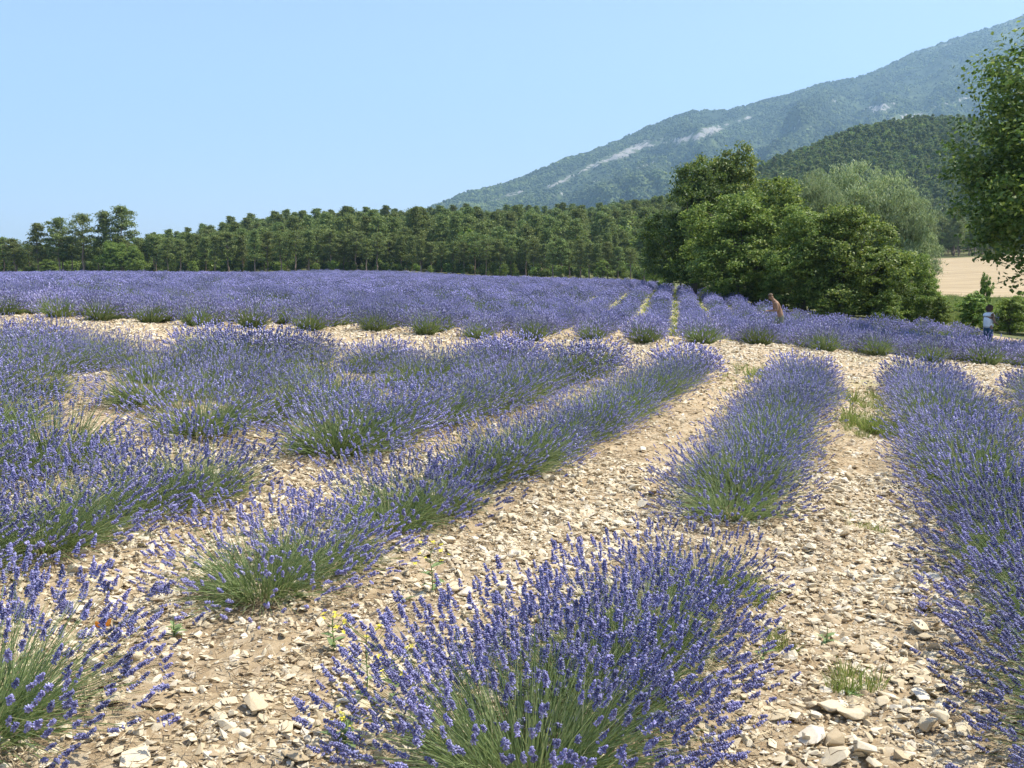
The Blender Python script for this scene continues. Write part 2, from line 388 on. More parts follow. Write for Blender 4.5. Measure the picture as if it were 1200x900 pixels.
# ------------------------------------------------------------------ scatter as one 'stuff' object
def source_coll(name, meshes):
    c_ = bpy.data.collections.new(name)
    for i, m_ in enumerate(meshes):
        o = bpy.data.objects.new('%s_%02d' % (name, i), m_); c_.objects.link(o)
    return c_
def scatter(name, pos, rot, scl_, idx, coll, parent=None):
    me = bpy.data.meshes.new(name); me.vertices.add(len(pos)); me.vertices.foreach_set('co', np.asarray(pos, np.float32).ravel())
    a = me.attributes.new('rot', 'FLOAT_VECTOR', 'POINT'); a.data.foreach_set('vector', np.asarray(rot, np.float32).ravel())
    a = me.attributes.new('scl', 'FLOAT_VECTOR', 'POINT'); a.data.foreach_set('vector', np.asarray(scl_, np.float32).ravel())
    a = me.attributes.new('idx', 'INT', 'POINT'); a.data.foreach_set('value', np.asarray(idx, np.int32))
    o = obj(name, me, parent)
    ng = bpy.data.node_groups.new(name, 'GeometryNodeTree')
    ng.interface.new_socket('Geometry', in_out='INPUT', socket_type='NodeSocketGeometry')
    ng.interface.new_socket('Geometry', in_out='OUTPUT', socket_type='NodeSocketGeometry')
    gi = ng.nodes.new('NodeGroupInput'); go = ng.nodes.new('NodeGroupOutput')
    ci = ng.nodes.new('GeometryNodeCollectionInfo'); ci.inputs[0].default_value = coll; ci.inputs[1].default_value = True; ci.inputs[2].default_value = True
    ip = ng.nodes.new('GeometryNodeInstanceOnPoints')
    def na(nm, t):
        x = ng.nodes.new('GeometryNodeInputNamedAttribute'); x.data_type = t; x.inputs[0].default_value = nm; return x.outputs[0]
    er = ng.nodes.new('FunctionNodeEulerToRotation'); ng.links.new(na('rot', 'FLOAT_VECTOR'), er.inputs[0])
    ng.links.new(gi.outputs[0], ip.inputs['Points']); ng.links.new(ci.outputs[0], ip.inputs['Instance'])
    ip.inputs['Pick Instance'].default_value = True
    ng.links.new(na('idx', 'INT'), ip.inputs['Instance Index']); ng.links.new(er.outputs[0], ip.inputs['Rotation'])
    ng.links.new(na('scl', 'FLOAT_VECTOR'), ip.inputs['Scale']); ng.links.new(ip.outputs[0], go.inputs[0])
    md = o.modifiers.new('scatter', 'NODES'); md.node_group = ng
    return o

# ------------------------------------------------------------------ lavender
def frames(D):
    """per-direction orthonormal side vectors"""
    D = D / np.linalg.norm(D, axis=1, keepdims=True)
    up = np.where(np.abs(D[:, 2:3]) > .9, np.array([[1., 0, 0]]), np.array([[0, 0, 1.]]))
    S = np.cross(D, up); S /= np.linalg.norm(S, axis=1, keepdims=True); T = np.cross(D, S); return D, S, T
def spike_template(lod, r):
    """flower spike along +Z, unit length 1, radius in units of length"""
    V = []; F = []
    def lump(z, rad, hgt, k, off=0., cx=0., cy=0.):
        i = len(V)
        for a in range(k): V.append((cx + math.cos(off + 2 * math.pi * a / k) * rad, cy + math.sin(off + 2 * math.pi * a / k) * rad, z))
        V.append((cx, cy, z + hgt)); V.append((cx, cy, z - hgt))
        for a in range(k):
            F.append((i + a, i + (a + 1) % k, i + k)); F.append((i + (a + 1) % k, i + a, i + k + 1))
    if lod == 0:
        whorls = [(r.uniform(-.12, .02), .13)] + [(.24 + .13 * j + r.uniform(-.02, .02), .175 * (1 - .08 * j) * r.uniform(.8, 1.15)) for j in range(6)]
        for j, (z, rr) in enumerate(whorls):
            n_ = r.integers(5, 8)
            for a in range(n_):
                an = 2 * math.pi * (a + r.random() * .6) / n_ + j
                i = len(V); c_, s_ = math.cos(an), math.sin(an); ro = rr * (.7 + .75 * r.random()); wd = .06; zt = z + .06 + .06 * r.random()
                cr, sr = -s_, c_
                V.extend([(c_ * rr * .15, s_ * rr * .15, z - .04), (c_ * ro * .8 + cr * wd, s_ * ro * .8 + sr * wd, zt - .03),
                          (c_ * ro * .8 - cr * wd, s_ * ro * .8 - sr * wd, zt - .03), (c_ * ro * 1.15, s_ * ro * 1.15, zt - .045 + .03 * r.random()), (c_ * ro * .35, s_ * ro * .35, zt + .06)])
                F.extend([(i, i + 1, i + 4), (i, i + 4, i + 2), (i, i + 2, i + 3), (i, i + 3, i + 1), (i + 4, i + 1, i + 3), (i + 4, i + 3, i + 2)])
        lump(1.0, .055, .09, 4)
    elif lod == 1:
        for j, (z, rr) in enumerate([(.02, .10), (.32, .15), (.55, .15), (.78, .115)]): lump(z, rr * (.8 + .4 * r.random()), .12, 3 if j == 0 else 4, r.random() * 3)
    elif lod == 2:
        lump(.25, .15, .28, 3, r.random() * 3); lump(.65, .15, .32, 3, r.random() * 3)
    else:
        lump(.45, .2, .5, 3, r.random() * 3)
    return np.array(V), np.array(F)
def place_template(V, F, base, D, length, width, spin):
    D, S, T = frames(D); n_ = len(base); c_, s_ = np.cos(spin)[:, None], np.sin(spin)[:, None]
    S2 = S * c_ + T * s_; T2 = T * c_ - S * s_
    out = base[:, None] + V[None, :, 0:1] * (S2 * width[:, None])[:, None] + V[None, :, 1:2] * (T2 * width[:, None])[:, None] + V[None, :, 2:3] * (D * length[:, None])[:, None]
    Fo = F[None] + (np.arange(n_) * len(V))[:, None, None]
    return out.reshape(-1, 3), Fo.reshape(-1, F.shape[1])
def ribbons(P0, P1, P2, wd, r, prism=False):
    """curved strips P0->P1->P2, tapered"""
    n_ = len(P0); D = P2 - P0; _, S, T = frames(D); a = r.random(n_) * 6.28
    S = S * np.cos(a)[:, None] + T * np.sin(a)[:, None]; S = S * wd[:, None] / 2
    if prism:
        _, S1, T1 = frames(D); w_ = wd[:, None] / 2; ring = [S1 * w_, (-.5 * S1 + .87 * T1) * w_, (-.5 * S1 - .87 * T1) * w_]
        V = np.stack([P + q * k for P, k in ((P0, 1.1), (P1, 1), (P2, .6)) for q in ring], 1)
        f = [(a_ + b_, a_ + (b_ + 1) % 3, a_ + 3 + (b_ + 1) % 3, a_ + 3 + b_) for a_ in (0, 3) for b_ in range(3)]
    else:
        V = np.stack([P0 - S, P0 + S, P1 - S * .9, P1 + S * .9, P2 - S * .3, P2 + S * .3], 1)
        f = [(0, 1, 3, 2), (2, 3, 5, 4)]
    F = np.array(f)[None] + (np.arange(n_) * V.shape[1])[:, None, None]
    return V.reshape(-1, 3), F.reshape(-1, 4)
def bush_geometry(seed, lod, nst, spread=1.0, lean=(0, 0), bare=0.12):
    r = np.random.default_rng(seed)
    # flowering stems, a fan from a woody middle
    th = R(84 if lod < 2 else 76) * r.random(nst) ** .56 * (.9 + .1 * r.random(nst)); ph = r.random(nst) * 2 * math.pi
    clump = fbm(np.cos(ph) * 2.2 + seed, np.sin(ph) * 2.2 + th * 2, 3)       # uneven clumps of stems
    L = (.31 + .21 * r.random(nst)) * (.80 + .42 * clump) * spread
    L = L * np.interp(th, [0, 1.2, 1.5], [1.06, 1.0, .85])
    br = .16 * np.sqrt(r.random(nst)); b0 = np.stack([np.cos(ph) * br, np.sin(ph) * br, np.full(nst, .01)], 1)
    Dh = np.stack([np.cos(ph) * np.sin(th), np.sin(ph) * np.sin(th), np.cos(th)], 1) + r.normal(0, .11, (nst, 3)) + np.array([[lean[0], lean[1], 0]])
    Dh /= np.linalg.norm(Dh, axis=1, keepdims=True)
    tip = b0 + Dh * L[:, None] * np.array([[1.0, 1.0, 1.0]]); tip[:, 2] = np.maximum(tip[:, 2], .03 + .06 * r.random(nst))
    mid = b0 + (tip - b0) * .5; mid[:, 2] += .045 * np.sin(th) * L / .45; 
    ed = tip - mid; ed /= np.linalg.norm(ed, axis=1, keepdims=True); ed[:, 2] += .30 + .35 * r.random(nst); ed += r.normal(0, .17, ed.shape)
    # leaves
    nl = {0: 700, 1: 420, 2: 200, 3: 90}[lod]
    thl = R(88 if lod < 2 else 74) * np.sqrt(r.random(nl)); phl = r.random(nl) * 2 * math.pi; brl = .17 * np.sqrt(r.random(nl))
    l0 = np.stack([np.cos(phl) * brl, np.sin(phl) * brl, np.full(nl, .01)], 1)
    Dl = np.stack([np.cos(phl) * np.sin(thl), np.sin(phl) * np.sin(thl), np.cos(thl) * .9 + .1], 1) + r.normal(0, .12, (nl, 3))
    Ll = (.13 + .17 * r.random(nl)) * spread
    s_ = r.random(nl) * .35; l0 = l0 + Dl * (Ll * s_)[:, None]
    l2 = l0 + Dl * Ll[:, None]; l2[:, 2] = np.maximum(l2[:, 2], .02); l1 = (l0 + l2) / 2; l1[:, 2] += .02
    sw = {0: .0024, 1: .0036, 2: .007, 3: .013}[lod]; lw = {0: .0042, 1: .0065, 2: .016, 3: .035}[lod]
    vs, fs = ribbons(b0, mid, tip, np.full(nst, sw), r, prism=False)
    vl, fl = ribbons(l0, l1, l2, np.full(nl, lw), r)
    green = (np.r_[vs, vl], np.r_[fs, fl + len(vs)])
    has = r.random(nst) > bare
    sp0, sd_ = tip[has], ed[has]; k = len(sp0)
    sl_ = {0: .045, 1: .050, 2: .065, 3: .085}[lod] * (.75 + .5 * r.random(k)) ; sw_ = {0: .048, 1: .060, 2: .10, 3: .125}[lod] * (.8 + .4 * r.random(k))
    return green, (sp0, sd_, sl_, sw_, r.random(k) * 6.28), r
def bush_mesh(seed, lod, nst, spread=1.0, lean=(0, 0), bare=.12):
    (gv, gf), (sp0, sd_, sl_, sw_, sp), r = bush_geometry(seed, lod, nst, spread, lean, bare)
    gm = mesh_np('lavender_foliage', gv, [gf], mats=[M['lav_green']])
    V = []; F = []; o = 0
    for q in range(3):
        T, TF = spike_template(lod, r); sel = slice(q, None, 3)
        v, f = place_template(T, TF, sp0[sel], sd_[sel], sl_[sel], sw_[sel], sp[sel])
        V.append(v); F.append(f + o); o += len(v)
    fm = mesh_np('lavender_flowers', np.concatenate(V), [np.concatenate(F)], mats=[M['lav_flower']])
    return gm, fm
def merged(gm, fm):
    """one mesh with both materials, for the uncounted bulk of the field"""
    bm = bmesh.new(); bm.from_mesh(gm); n0 = len(bm.faces); bm.from_mesh(fm); bm.faces.ensure_lookup_table()
    for f in bm.faces[n0:]: f.material_index = 1
    me = bpy.data.meshes.new('lavender_plant'); bm.to_mesh(me); bm.free(); me.materials.append(M['lav_green']); me.materials.append(M['lav_far']); return me
LOD0 = [bush_mesh(100 + i, 0, n_, s_, l_, b_) for i, (n_, s_, l_, b_) in enumerate([(480, 1.0, (0, 0), .18), (400, 1.08, (.14, -.05), .22), (440, .92, (-.14, .08), .32)])]
LOD1 = [bush_mesh(200 + i, 1, n_, s_, l_, b_) for i, (n_, s_, l_, b_) in enumerate([(560, 1.0, (0, 0), .2), (430, 1.08, (.1, 0), .22), (500, .93, (-.12, .05), .2), (420, 1.05, (0, .1), .5), (560, 1.04, (.05, -.1), .16), (360, .86, (0, 0), .38)])]
LOD2 = [bush_mesh(300 + i, 2, n_, s_) for i, (n_, s_) in enumerate([(420, 1.08), (380, 1.12), (400, 1.02), (440, 1.1)])]
LOD3 = [merged(*bush_mesh(400 + i, 3, n_, s_)) for i, (n_, s_) in enumerate([(230, 1.1), (210, 1.15), (240, 1.05), (180, 1.05)])]
LOD3G = [merged(*bush_mesh(450 + i, 3, 200, 1.0, (0, 0), .78)) for i in range(2)]
lod2_merged = [merged(a, b_) for a, b_ in LOD2]
lod1_merged = [merged(a, b_) for a, b_ in LOD1[:3]]

ordn = ['nearest', 'second', 'third', 'fourth', 'fifth', 'sixth', 'seventh', 'eighth', 'ninth', 'tenth', 'eleventh', 'twelfth', 'thirteenth', 'fourteenth', 'fifteenth',
        'sixteenth', 'seventeenth', 'eighteenth', 'nineteenth', 'twentieth', 'twenty-first', 'twenty-second', 'twenty-third', 'twenty-fourth', 'twenty-fifth',
        'twenty-sixth', 'twenty-seventh', 'twenty-eighth', 'twenty-ninth', 'thirtieth', 'thirty-first', 'thirty-second', 'thirty-third', 'thirty-fourth', 'thirty-fifth']
# row offset, phrase, clearings along the row as (Y0, Y1)
def rowphr(k):
    return {1: ('row beyond the grassy strip', 'lavender bushes of the row beyond the grassy strip'),
            0: ('row right of the central alley', 'lavender bushes of the row right of the central alley'),
            -1: ('row between the two wide alleys', 'lavender bushes of the row between the two alleys'),
            -2: ('diagonal row with yellow-flowered weeds', 'lavender bushes of the diagonal row by the yellow weeds'),
            -3: ('row behind the diagonal row', 'lavender bushes of the row behind the diagonal row')}.get(
            k, ('%s row behind the diagonal row' % ordn[-k - 3], 'lavender bushes of the %s row behind the diagonal row' % ordn[-k - 3]))
gaps = {0: [], -1: [(5.0, 6.75)], -2: [(3.75, 4.75), (6.85, 7.3)], -3: [(6.9, 8.3)], -4: [(7.6, 8.4), (12.5, 13.6)], -5: [(9.5, 10.6), (14.8, 15.6)], -6: [(12, 13.2)], -7: [(10, 10.8), (16, 17)], -8: [(14, 15.2)], 1: [(0, 9.2)]}
END = {1: 17.2, 0: 17.2, -1: 17.2, -2: 17.4, -3: 17.4}
indiv = []      # (x, y, scale, rank, row key)
extra_near = []
r = np.random.default_rng(3)
front_spots = {(-1): [(.05, 3.02, 1.06), (.33, 3.62, .98), (.58, 4.25, .92), (.93, 4.9, .72)], (-2): [(-1.80, 3.22, 1.08)]}
for k in range(1, -14, -1):
    p0 = 1.05 + SN * k if k >= 0 else -.75 + SN * (k + 1)
    if k == -3: p0 = -4.15
    if k == -2: p0 = -2.6
    if k < -3: p0 = -4.15 + 1.62 * (k + 3)
    y = 1.6 + .3 * (k % 3); n_row = 0
    yend = (END.get(k, 18.1) if k > -9 else 18.6) + r.uniform(-.35, .45)
    row = []
    for (x_, y_, s_) in front_spots.get(k, []): row.append((x_, y_, s_))
    ystart = {-1: 6.85, -2: 4.75, 0: 2.2}.get(k, 2.0)
    y = ystart
    while y < yend:
        t_ = (y + .3206 * p0) / .947
        po = p0 + r.normal(0, .06); x_ = po * nn[0] + t_ * dn[0]; y_ = po * nn[1] + t_ * dn[1]
        if not any(a < y_ < b_ for a, b_ in gaps.get(k, [])) and r.random() > (.04 if k > -3 else .08):
            sc_ = (1.0 if k > -1 else .96) * (1 + r.normal(0, .07))
            if k == 0: sc_ *= 1.08
            if k < -2: sc_ *= r.uniform(1.08, 1.26)
            row.append((x_, y_, sc_))
        y += (.48 if k > -3 else .47) * (.85 + .3 * r.random()) * (1 if y < 14 else 1.1)
    for (x_, y_, s_) in row:
        z_ = h1(x_, y_); f_ = y_ * ct - (z_ - CAMZ) * st
        vis = False
        if y_ > 1.5:
            cx, cyy = proj(x_, y_, z_ + .3); rr = .62 * FPX / y_
            vis = (cx + rr > 0) and (cx - rr < 1200) and (cyy - rr < 900)
        if vis: indiv.append((x_, y_, s_, k, z_)); 
        elif abs(x_) < .62 * y_ + 4 and y_ > .8: extra_near.append((x_, y_, s_, z_))
# far section: rows of the big field
rf = np.random.default_rng(8)
p_first = 3.2 * nf[0] + 24.0 * nf[1]
ff = []; spc = 1.37
for k in range(-95, 22):
    p0 = p_first + k * spc
    for t_ in np.arange(0, 210, .62):
        pj = p0 + rf.normal(0, .05); tt = t_ + rf.normal(0, .08)
        x_ = pj * nf[0] + tt * df[0]; y_ = pj * nf[1] + tt * df[1]
        if y_ < 22: continue
        ff.append((x_, y_, k))
ff = np.array(ff)
keep = poly_in(ff[:, 0], ff[:, 1], FIELD) & (ff[:, 1] > far_front(ff[:, 0]))
brown = (ff[:, 0] > 13) & (ff[:, 1] > 37.5) & (ff[:, 1] < 43.5) & (ff[:, 0] > 15.5)
keep &= ~brown & (rf.random(len(ff)) > np.where(fbm(ff[:, 0] / 3.0, ff[:, 1] / 6.0, 3) > .60, .22, .02))
for (hx, hy, hr) in [(9.45, 36, .55), (17.5, 37, .5)]: keep &= np.hypot(ff[:, 0] - hx, ff[:, 1] - hy) > hr
ff = ff[keep]
zf = G(ff[:, 0], ff[:, 1]) + relief(ff[:, 0], ff[:, 1])
pxf = 600 + FPX * ff[:, 0] / ff[:, 1]
inview = (pxf > -160) & (pxf < 1370)
ff, zf, pxf = ff[inview], zf[inview], pxf[inview]
# first bushes of each far row
heads = {}
for i, (x_, y_, k) in enumerate(ff):
    if -25 < pxf[i] < 1225 and y_ < 40:
        heads.setdefault(int(k), []).append((y_, i))
n_ind_near = len(indiv)
budget = 300 - n_ind_near
used = set(); far_ind = []
hk = sorted(heads, key=lambda q: pxf[min(heads[q])[1]])
for depth in range(4):
    for q in hk:
        l_ = sorted(heads[q])
        if depth < len(l_) and l_[0][0] < 29 and len(far_ind) < budget:
            far_ind.append((l_[depth][1], q, depth)); used.add(l_[depth][1])
print('near individual', n_ind_near, 'far individual', len(far_ind), 'field bulk', len(ff) - len(used))

def add_bush(x_, y_, z_, s_, meshes, label, group, rz=None):
    near = y_ < 19
    e = empty('lavender_bush', (x_, y_, z_ - .015), random.uniform(0, 6.28) if rz is None else rz, (s_ * (1.06 if near else 1), s_ * (1.06 if near else 1), s_ * random.uniform(.92, 1.08) * (.95 if near else 1.25)))
    tag(e, label, 'lavender bush', group)
    a = obj('foliage', meshes[0], e); b_ = obj('flower_spikes', meshes[1], e); b_['kind'] = 'stuff'
    return e
# spikes of the nearest bushes, one object each
def front_bush(seed, x_, y_, s_, label, group, nst, spread, lean):
    z_ = h1(x_, y_)
    (gv, gf), (sp0, sd_, sl_, sw_, sp), rr = bush_geometry(seed, 0, nst, spread, lean, .06)
    e = empty('lavender_bush', (x_, y_, z_ - .015), 0, s_); tag(e, label, 'lavender bush', group)
    obj('foliage', mesh_np('lavender_foliage', gv, [gf], mats=[M['lav_green']]), e)
    D, S, T = frames(sd_)
    wp = sp0 * s_ + np.array([x_, y_, z_]); px, py = proj(wp[:, 0], wp[:, 1], wp[:, 2])
    # the ones that show: in the frame and on the camera side or the top
    score = -(np.hypot(wp[:, 0], wp[:, 1])) + .5 * sp0[:, 2] - 10 * ((px < 0) | (px > 1200) | (py > 905))
    order = np.argsort(-score); n1 = min(120, int(((px > 0) & (px < 1200) & (py < 905)).sum())); own = order[:n1]; rest = order[n1:]
    for i in own:
        o = obj('flower_spike', SPIKES[int(rr.integers(len(SPIKES)))], e)
        Mx = Matrix((S[i], T[i], D[i])).transposed()
        if Mx.determinant() < 0: Mx = Matrix((T[i], S[i], D[i])).transposed()
        Mx = Mx.to_4x4() @ Matrix.Rotation(sp[i], 4, 'Z') @ Matrix.Diagonal((sw_[i], sw_[i], sl_[i], 1))
        Mx.translation = Vector(sp0[i]); o.matrix_local = Mx
    if len(rest):
        V = []; F = []; o_ = 0
        for q in range(3):
            T_, TF = spike_template(0, rr); s2 = rest[q::3]
            if len(s2) == 0: continue
            v, f = place_template(T_, TF, sp0[s2], sd_[s2], sl_[s2], sw_[s2], sp[s2]); V.append(v); F.append(f + o_); o_ += len(v)
        o = obj('flower_spikes', mesh_np('lavender_flowers', np.concatenate(V), [np.concatenate(F)], mats=[M['lav_flower']]), e); o['kind'] = 'stuff'
    return e, wp, own
SPIKES = []
for i in range(8):
    rr = np.random.default_rng(900 + i); T_, TF = spike_template(0, rr); SPIKES.append(mesh_np('flower_spike', T_, [TF], mats=[M['lav_flower']]))

indiv.sort(key=lambda q: (q[3], q[1])); rank = {}
FRONT = []
for j, (x_, y_, s_, k, z_) in enumerate(indiv):
    rk = rank.get(k, 0); rank[k] = rk + 1
    phr, grp = rowphr(k)
    lab = 'lavender bush, %s from near end of the %s' % (ordn[rk], phr)
    if rk == 0: lab = 'lavender bush nearest the camera in the %s' % phr
    if k == -1 and y_ < 4.6:
        lab = ['large lavender bush in the foreground, cut off by the bottom edge, spikes upright', 'large foreground lavender bush with tall green stems behind the front one', 'smaller foreground lavender bush at the back of the front clump'][min(rk, 2)]
        e, wp, own = front_bush(500 + j, x_, y_, s_, lab, grp, [920, 700, 480][min(rk, 2)], 1.05, [(0, 0), (.05, .05), (.1, .1)][min(rk, 2)])
        FRONT.append((e, wp, own)); continue
    if k == -2 and y_ < 3.7:
        lab = 'lavender bush at the lower left corner with an orange butterfly on it'
        e, wp, own = front_bush(500 + j, x_, y_, s_, lab, grp, 580, 1.0, (.06, 0)); FRONT.append((e, wp, own)); LEFTBUSH = (e, wp, own); continue
    if y_ < 7.2: ms = LOD0[random.randrange(3)]
    elif y_ < 15.5: ms = LOD1[random.randrange(6)]
    else: ms = LOD1[random.randrange(6)] if random.random() < .5 else LOD2[random.randrange(4)]
    add_bush(x_, y_, z_, s_, ms, lab, grp)
ndeep = {}
for (i, q, depth) in far_ind:
    x_, y_, _k = ff[i]; n_ = hk.index(q)
    side = 'left edge of the photo'
    if depth == 0: lab = 'rounded lavender bush fronting the stony track, %s from the left' % ordn[n_].replace('nearest', 'first')
    else: lab = 'lavender bush %s behind the track-side bush of the %s far row from left' % (['', 'directly', 'two places', 'three places'][depth], ordn[n_].replace('nearest', 'first'))
    add_bush(x_, y_, float(zf[i]), (.96 if depth == 0 else .84) * random.uniform(.84, 1.14), LOD2[random.randrange(4)], lab, 'lavender bushes at the front of the far field')
# bulk of the far field
bulk = np.array([i for i in range(len(ff)) if i not in used])
X_, Y_, Z_ = ff[bulk, 0], ff[bulk, 1], zf[bulk]
c2 = source_coll('far_lavender', lod2_merged + LOD3 + lod1_merged + LOD3G)
idx = np.where(Y_ < 42, rf.integers(0, 4, len(bulk)), rf.integers(4, 8, len(bulk)))
gz = (fbm(X_ / 1.7 + 9, Y_ / 3.0, 3) > .585) & (rf.random(len(bulk)) < .75) | (rf.random(len(bulk)) < .03)
idx = np.where(gz, rf.integers(11, 13, len(bulk)), idx)
s_ = .80 * (1 + rf.normal(0, .11, len(bulk)))
pos = np.stack([X_, Y_, Z_ - .02], 1)
sc3 = np.stack([s_, s_, s_ * rf.uniform(.95, 1.38, len(bulk))], 1)
rot = np.stack([rf.normal(0, .05, len(bulk)), rf.normal(0, .05, len(bulk)), rf.random(len(bulk)) * 6.28], 1)
if extra_near:
    en = np.array(extra_near); k_ = len(en)
    pos = np.r_[pos, np.stack([en[:, 0], en[:, 1], en[:, 3] - .015], 1)]; sc3 = np.r_[sc3, np.repeat(en[:, 2:3], 3, 1)]
    rot = np.r_[rot, np.stack([np.zeros(k_), np.zeros(k_), rf.random(k_) * 6.28], 1)]; idx = np.r_[idx, rf.integers(8, 11, k_)]
o = scatter('lavender_field', pos, rot, sc3, idx, c2)
tag(o, 'violet lavender bushes filling the far field in rounded rows up to the trees', 'lavender', kind='stuff')

# ------------------------------------------------------------------ stones
def hull_mesh(seed, n_=11, flat=.5, name='stone'):
    rr = np.random.default_rng(seed); p_ = rr.normal(size=(n_, 3)); p_ /= np.linalg.norm(p_, axis=1, keepdims=True)
    p_ *= (.75 + .25 * rr.random((n_, 1))); p_ *= np.array([[1.0, .55 + .35 * rr.random(), flat * (.6 + .5 * rr.random())]])
    bm = bmesh.new(); [bm.verts.new(q) for q in p_]
    res = bmesh.ops.convex_hull(bm, input=bm.verts); bmesh.ops.delete(bm, geom=[g for g in res['geom_interior'] if isinstance(g, bmesh.types.BMVert)], context='VERTS')
    if n_ == 12:
        bmesh.ops.bevel(bm, geom=bm.edges[:], offset=.03, segments=1, affect='EDGES')
    me = bpy.data.meshes.new(name); bm.to_mesh(me); bm.free(); me.materials.append(M['stone']); return me
shards = [hull_mesh(i, 10, .42) for i in range(14)]
big = [hull_mesh(50 + i, 12, .5) for i in range(12)]
def on_rows(x_, y_): # distance from nearest near-row line
    p_ = x_ * nn[0] + y_ * nn[1]
    c_ = np.where(p_ > -3.3, (p_ - 1.05) / (SN) , (p_ + 4.15) / 1.62)
    return np.abs(c_ - np.round(c_)) * SN
rs = np.random.default_rng(21)
# counted stones: children of the ground
cand = []
while len(cand) < 700:
    y_ = 2.3 + 7.5 * rs.random() ** 1.3; x_ = (rs.random() - .5) * 1.06 * y_
    d_ = float(on_rows(x_, y_)); px, py = proj(x_, y_, g1(x_, y_))
    if py > 905 or px < 0 or px > 1200: continue
    if d_ < .45 and rs.random() < .75: continue
    sz = float(np.clip(.026 * (1 - rs.random()) ** -.40, .022, .075))
    cand.append((sz / y_, x_, y_, sz))
cand.sort(reverse=True)
hand = [(150, 668, .125, (0.9, .5, .36)), (128, 680, .115, (1, .45, .34)), (172, 742, .05, (1, .7, .5)), (715, 870 - 195, .055, (1, .8, .5)), (590, 690, .06, (1, .7, .45)), (610, 672, .05, (1, .6, .5)),
        (1008, 758, .075, (1, .5, .4)), (968, 768, .065, (1, .5, .35)), (1000, 842, .085, (1, .6, .5)), (952, 868, .09, (1, .55, .45)), (980, 892, .08, (1, .7, .5)),
        (1035, 825, .055, (.9, .8, .6)), (955, 828, .055, (1, .7, .5)), (550, 710, .07, (1, .8, .4)), (268, 830, .05, (1, .6, .5)), (225, 866, .04, (1, .8, .6)), (355, 845, .055, (1, .8, .6)), (1085, 690, .06, (1, .5, .5))]
def put_stone(x_, y_, sz, shp=(1, 1, 1), lab=None, sink=.25):
    o = obj('stone', big[rs.integers(12)], ground)
    o.location = (x_, y_, h1(x_, y_) + sz * .38 * shp[2] - sz * sink * .3); o.scale = (sz * shp[0], sz * shp[1], sz * shp[2])
    o.rotation_euler = (rs.normal(0, .18), rs.normal(0, .18), rs.random() * 3.14)
    if lab: o['label'] = lab
    return o
def ground_hit(px, py):
    y = 3.0
    lo, hi = 1.0, 200.0
    for _ in range(40):
        mid_ = (lo + hi) / 2; v = at(px, py, mid_)
        if v.z > g1(v.x, v.y): lo = mid_
        else: hi = mid_
    v = at(px, py, lo); return v.x, v.y
for i, (px, py, sz, shp) in enumerate(hand):
    x_, y_ = ground_hit(px, py); o = put_stone(x_, y_, sz, (shp[0], shp[1] * 1.4, shp[2] * 1.6))
    if i < 2: o.rotation_euler = (0, .05, .15); o['label'] = ['flat pale limestone slab behind another between the lavender bushes at left', 'long pale limestone slab between the lavender bushes at left'][i]
for _, x_, y_, sz in cand[:300 - len(hand)]: put_stone(x_, y_, sz, (1, 1, .9 + .3 * rs.random()))
# gravel: uncounted shards
gp_ = []
def field_pts(n_, y0, y1, pw):
    y_ = y0 + (y1 - y0) * rs.random(n_) ** pw; x_ = (rs.random(n_) - .5) * (1.14 * y_ + 2.0); return x_, y_
xa, ya = field_pts(150000, 1.6, 9, .66); xb, yb = field_pts(120000, 9, 27.5, .75)
xs, ys = np.r_[xa, xb], np.r_[ya, yb]
den = fbm(xs * 1.6, ys * 1.6, 4, .6); keep = rs.random(len(xs)) < np.clip((den - .25) * 4.0, .45, 1)
keep &= ~((on_rows(xs, ys) < .28) & (ys < 19) & (rs.random(len(xs)) < .6))
xs, ys = xs[keep], ys[keep]; k_ = len(xs)
sz = np.clip(.0115 * (1 - rs.random(k_)) ** -.42, .010, .040) * np.interp(ys, [2, 9, 27], [.95, 1.25, 2.1])
pos = np.stack([xs, ys, H(xs, ys) + sz * .18], 1)
rot = np.stack([rs.normal(0, .35, k_), rs.normal(0, .35, k_), rs.random(k_) * 6.28], 1)
o = scatter('gravel', pos, rot, np.stack([sz] * 3, 1), rs.integers(0, 14, k_), source_coll('shard', shards), ground)
o['kind'] = 'stuff'; o['label'] = 'pale limestone shards strewn over the earth between the lavender rows'

# dry stalks and leaf litter lying under and between the plants
M['straw'] = leafy('dry_litter', [(0, (.13, .09, .055)), (.6, (.27, .20, .12)), (1, (.45, .37, .23))], 0, .9)
def litter_mesh(seed):
    rr = np.random.default_rng(seed); n_ = 9; b0 = np.c_[rr.normal(0, .05, (n_, 2)), .003 + .008 * rr.random(n_)]; a = rr.random(n_) * 6.28; L = .02 + .05 * rr.random(n_)
    tip = b0 + np.stack([np.cos(a) * L, np.sin(a) * L, .006 * rr.random(n_)], 1); v, f = ribbons(b0, (b0 + tip) / 2 + rr.normal(0, .002, (n_, 3)), tip, np.full(n_, .0028), rr); return mesh_np('litter', v, [f], mats=[M['straw']])
xa, ya = field_pts(16000, 1.6, 13, .7); ok = (on_rows(xa, ya) < .62) | (rs.random(len(xa)) < .25); xa, ya = xa[ok], ya[ok]; k_ = len(xa); s_ = .7 + .8 * rs.random(k_)
o = scatter('plant_litter', np.stack([xa, ya, H(xa, ya) + .004], 1), np.stack([rs.normal(0, .15, k_), rs.normal(0, .15, k_), rs.random(k_) * 6.28], 1), np.stack([s_] * 3, 1), rs.integers(0, 5, k_), source_coll('litter', [litter_mesh(i) for i in range(5)]), ground)
o['kind'] = 'stuff'; o['label'] = 'dry brown stalks and leaf litter under the lavender plants'

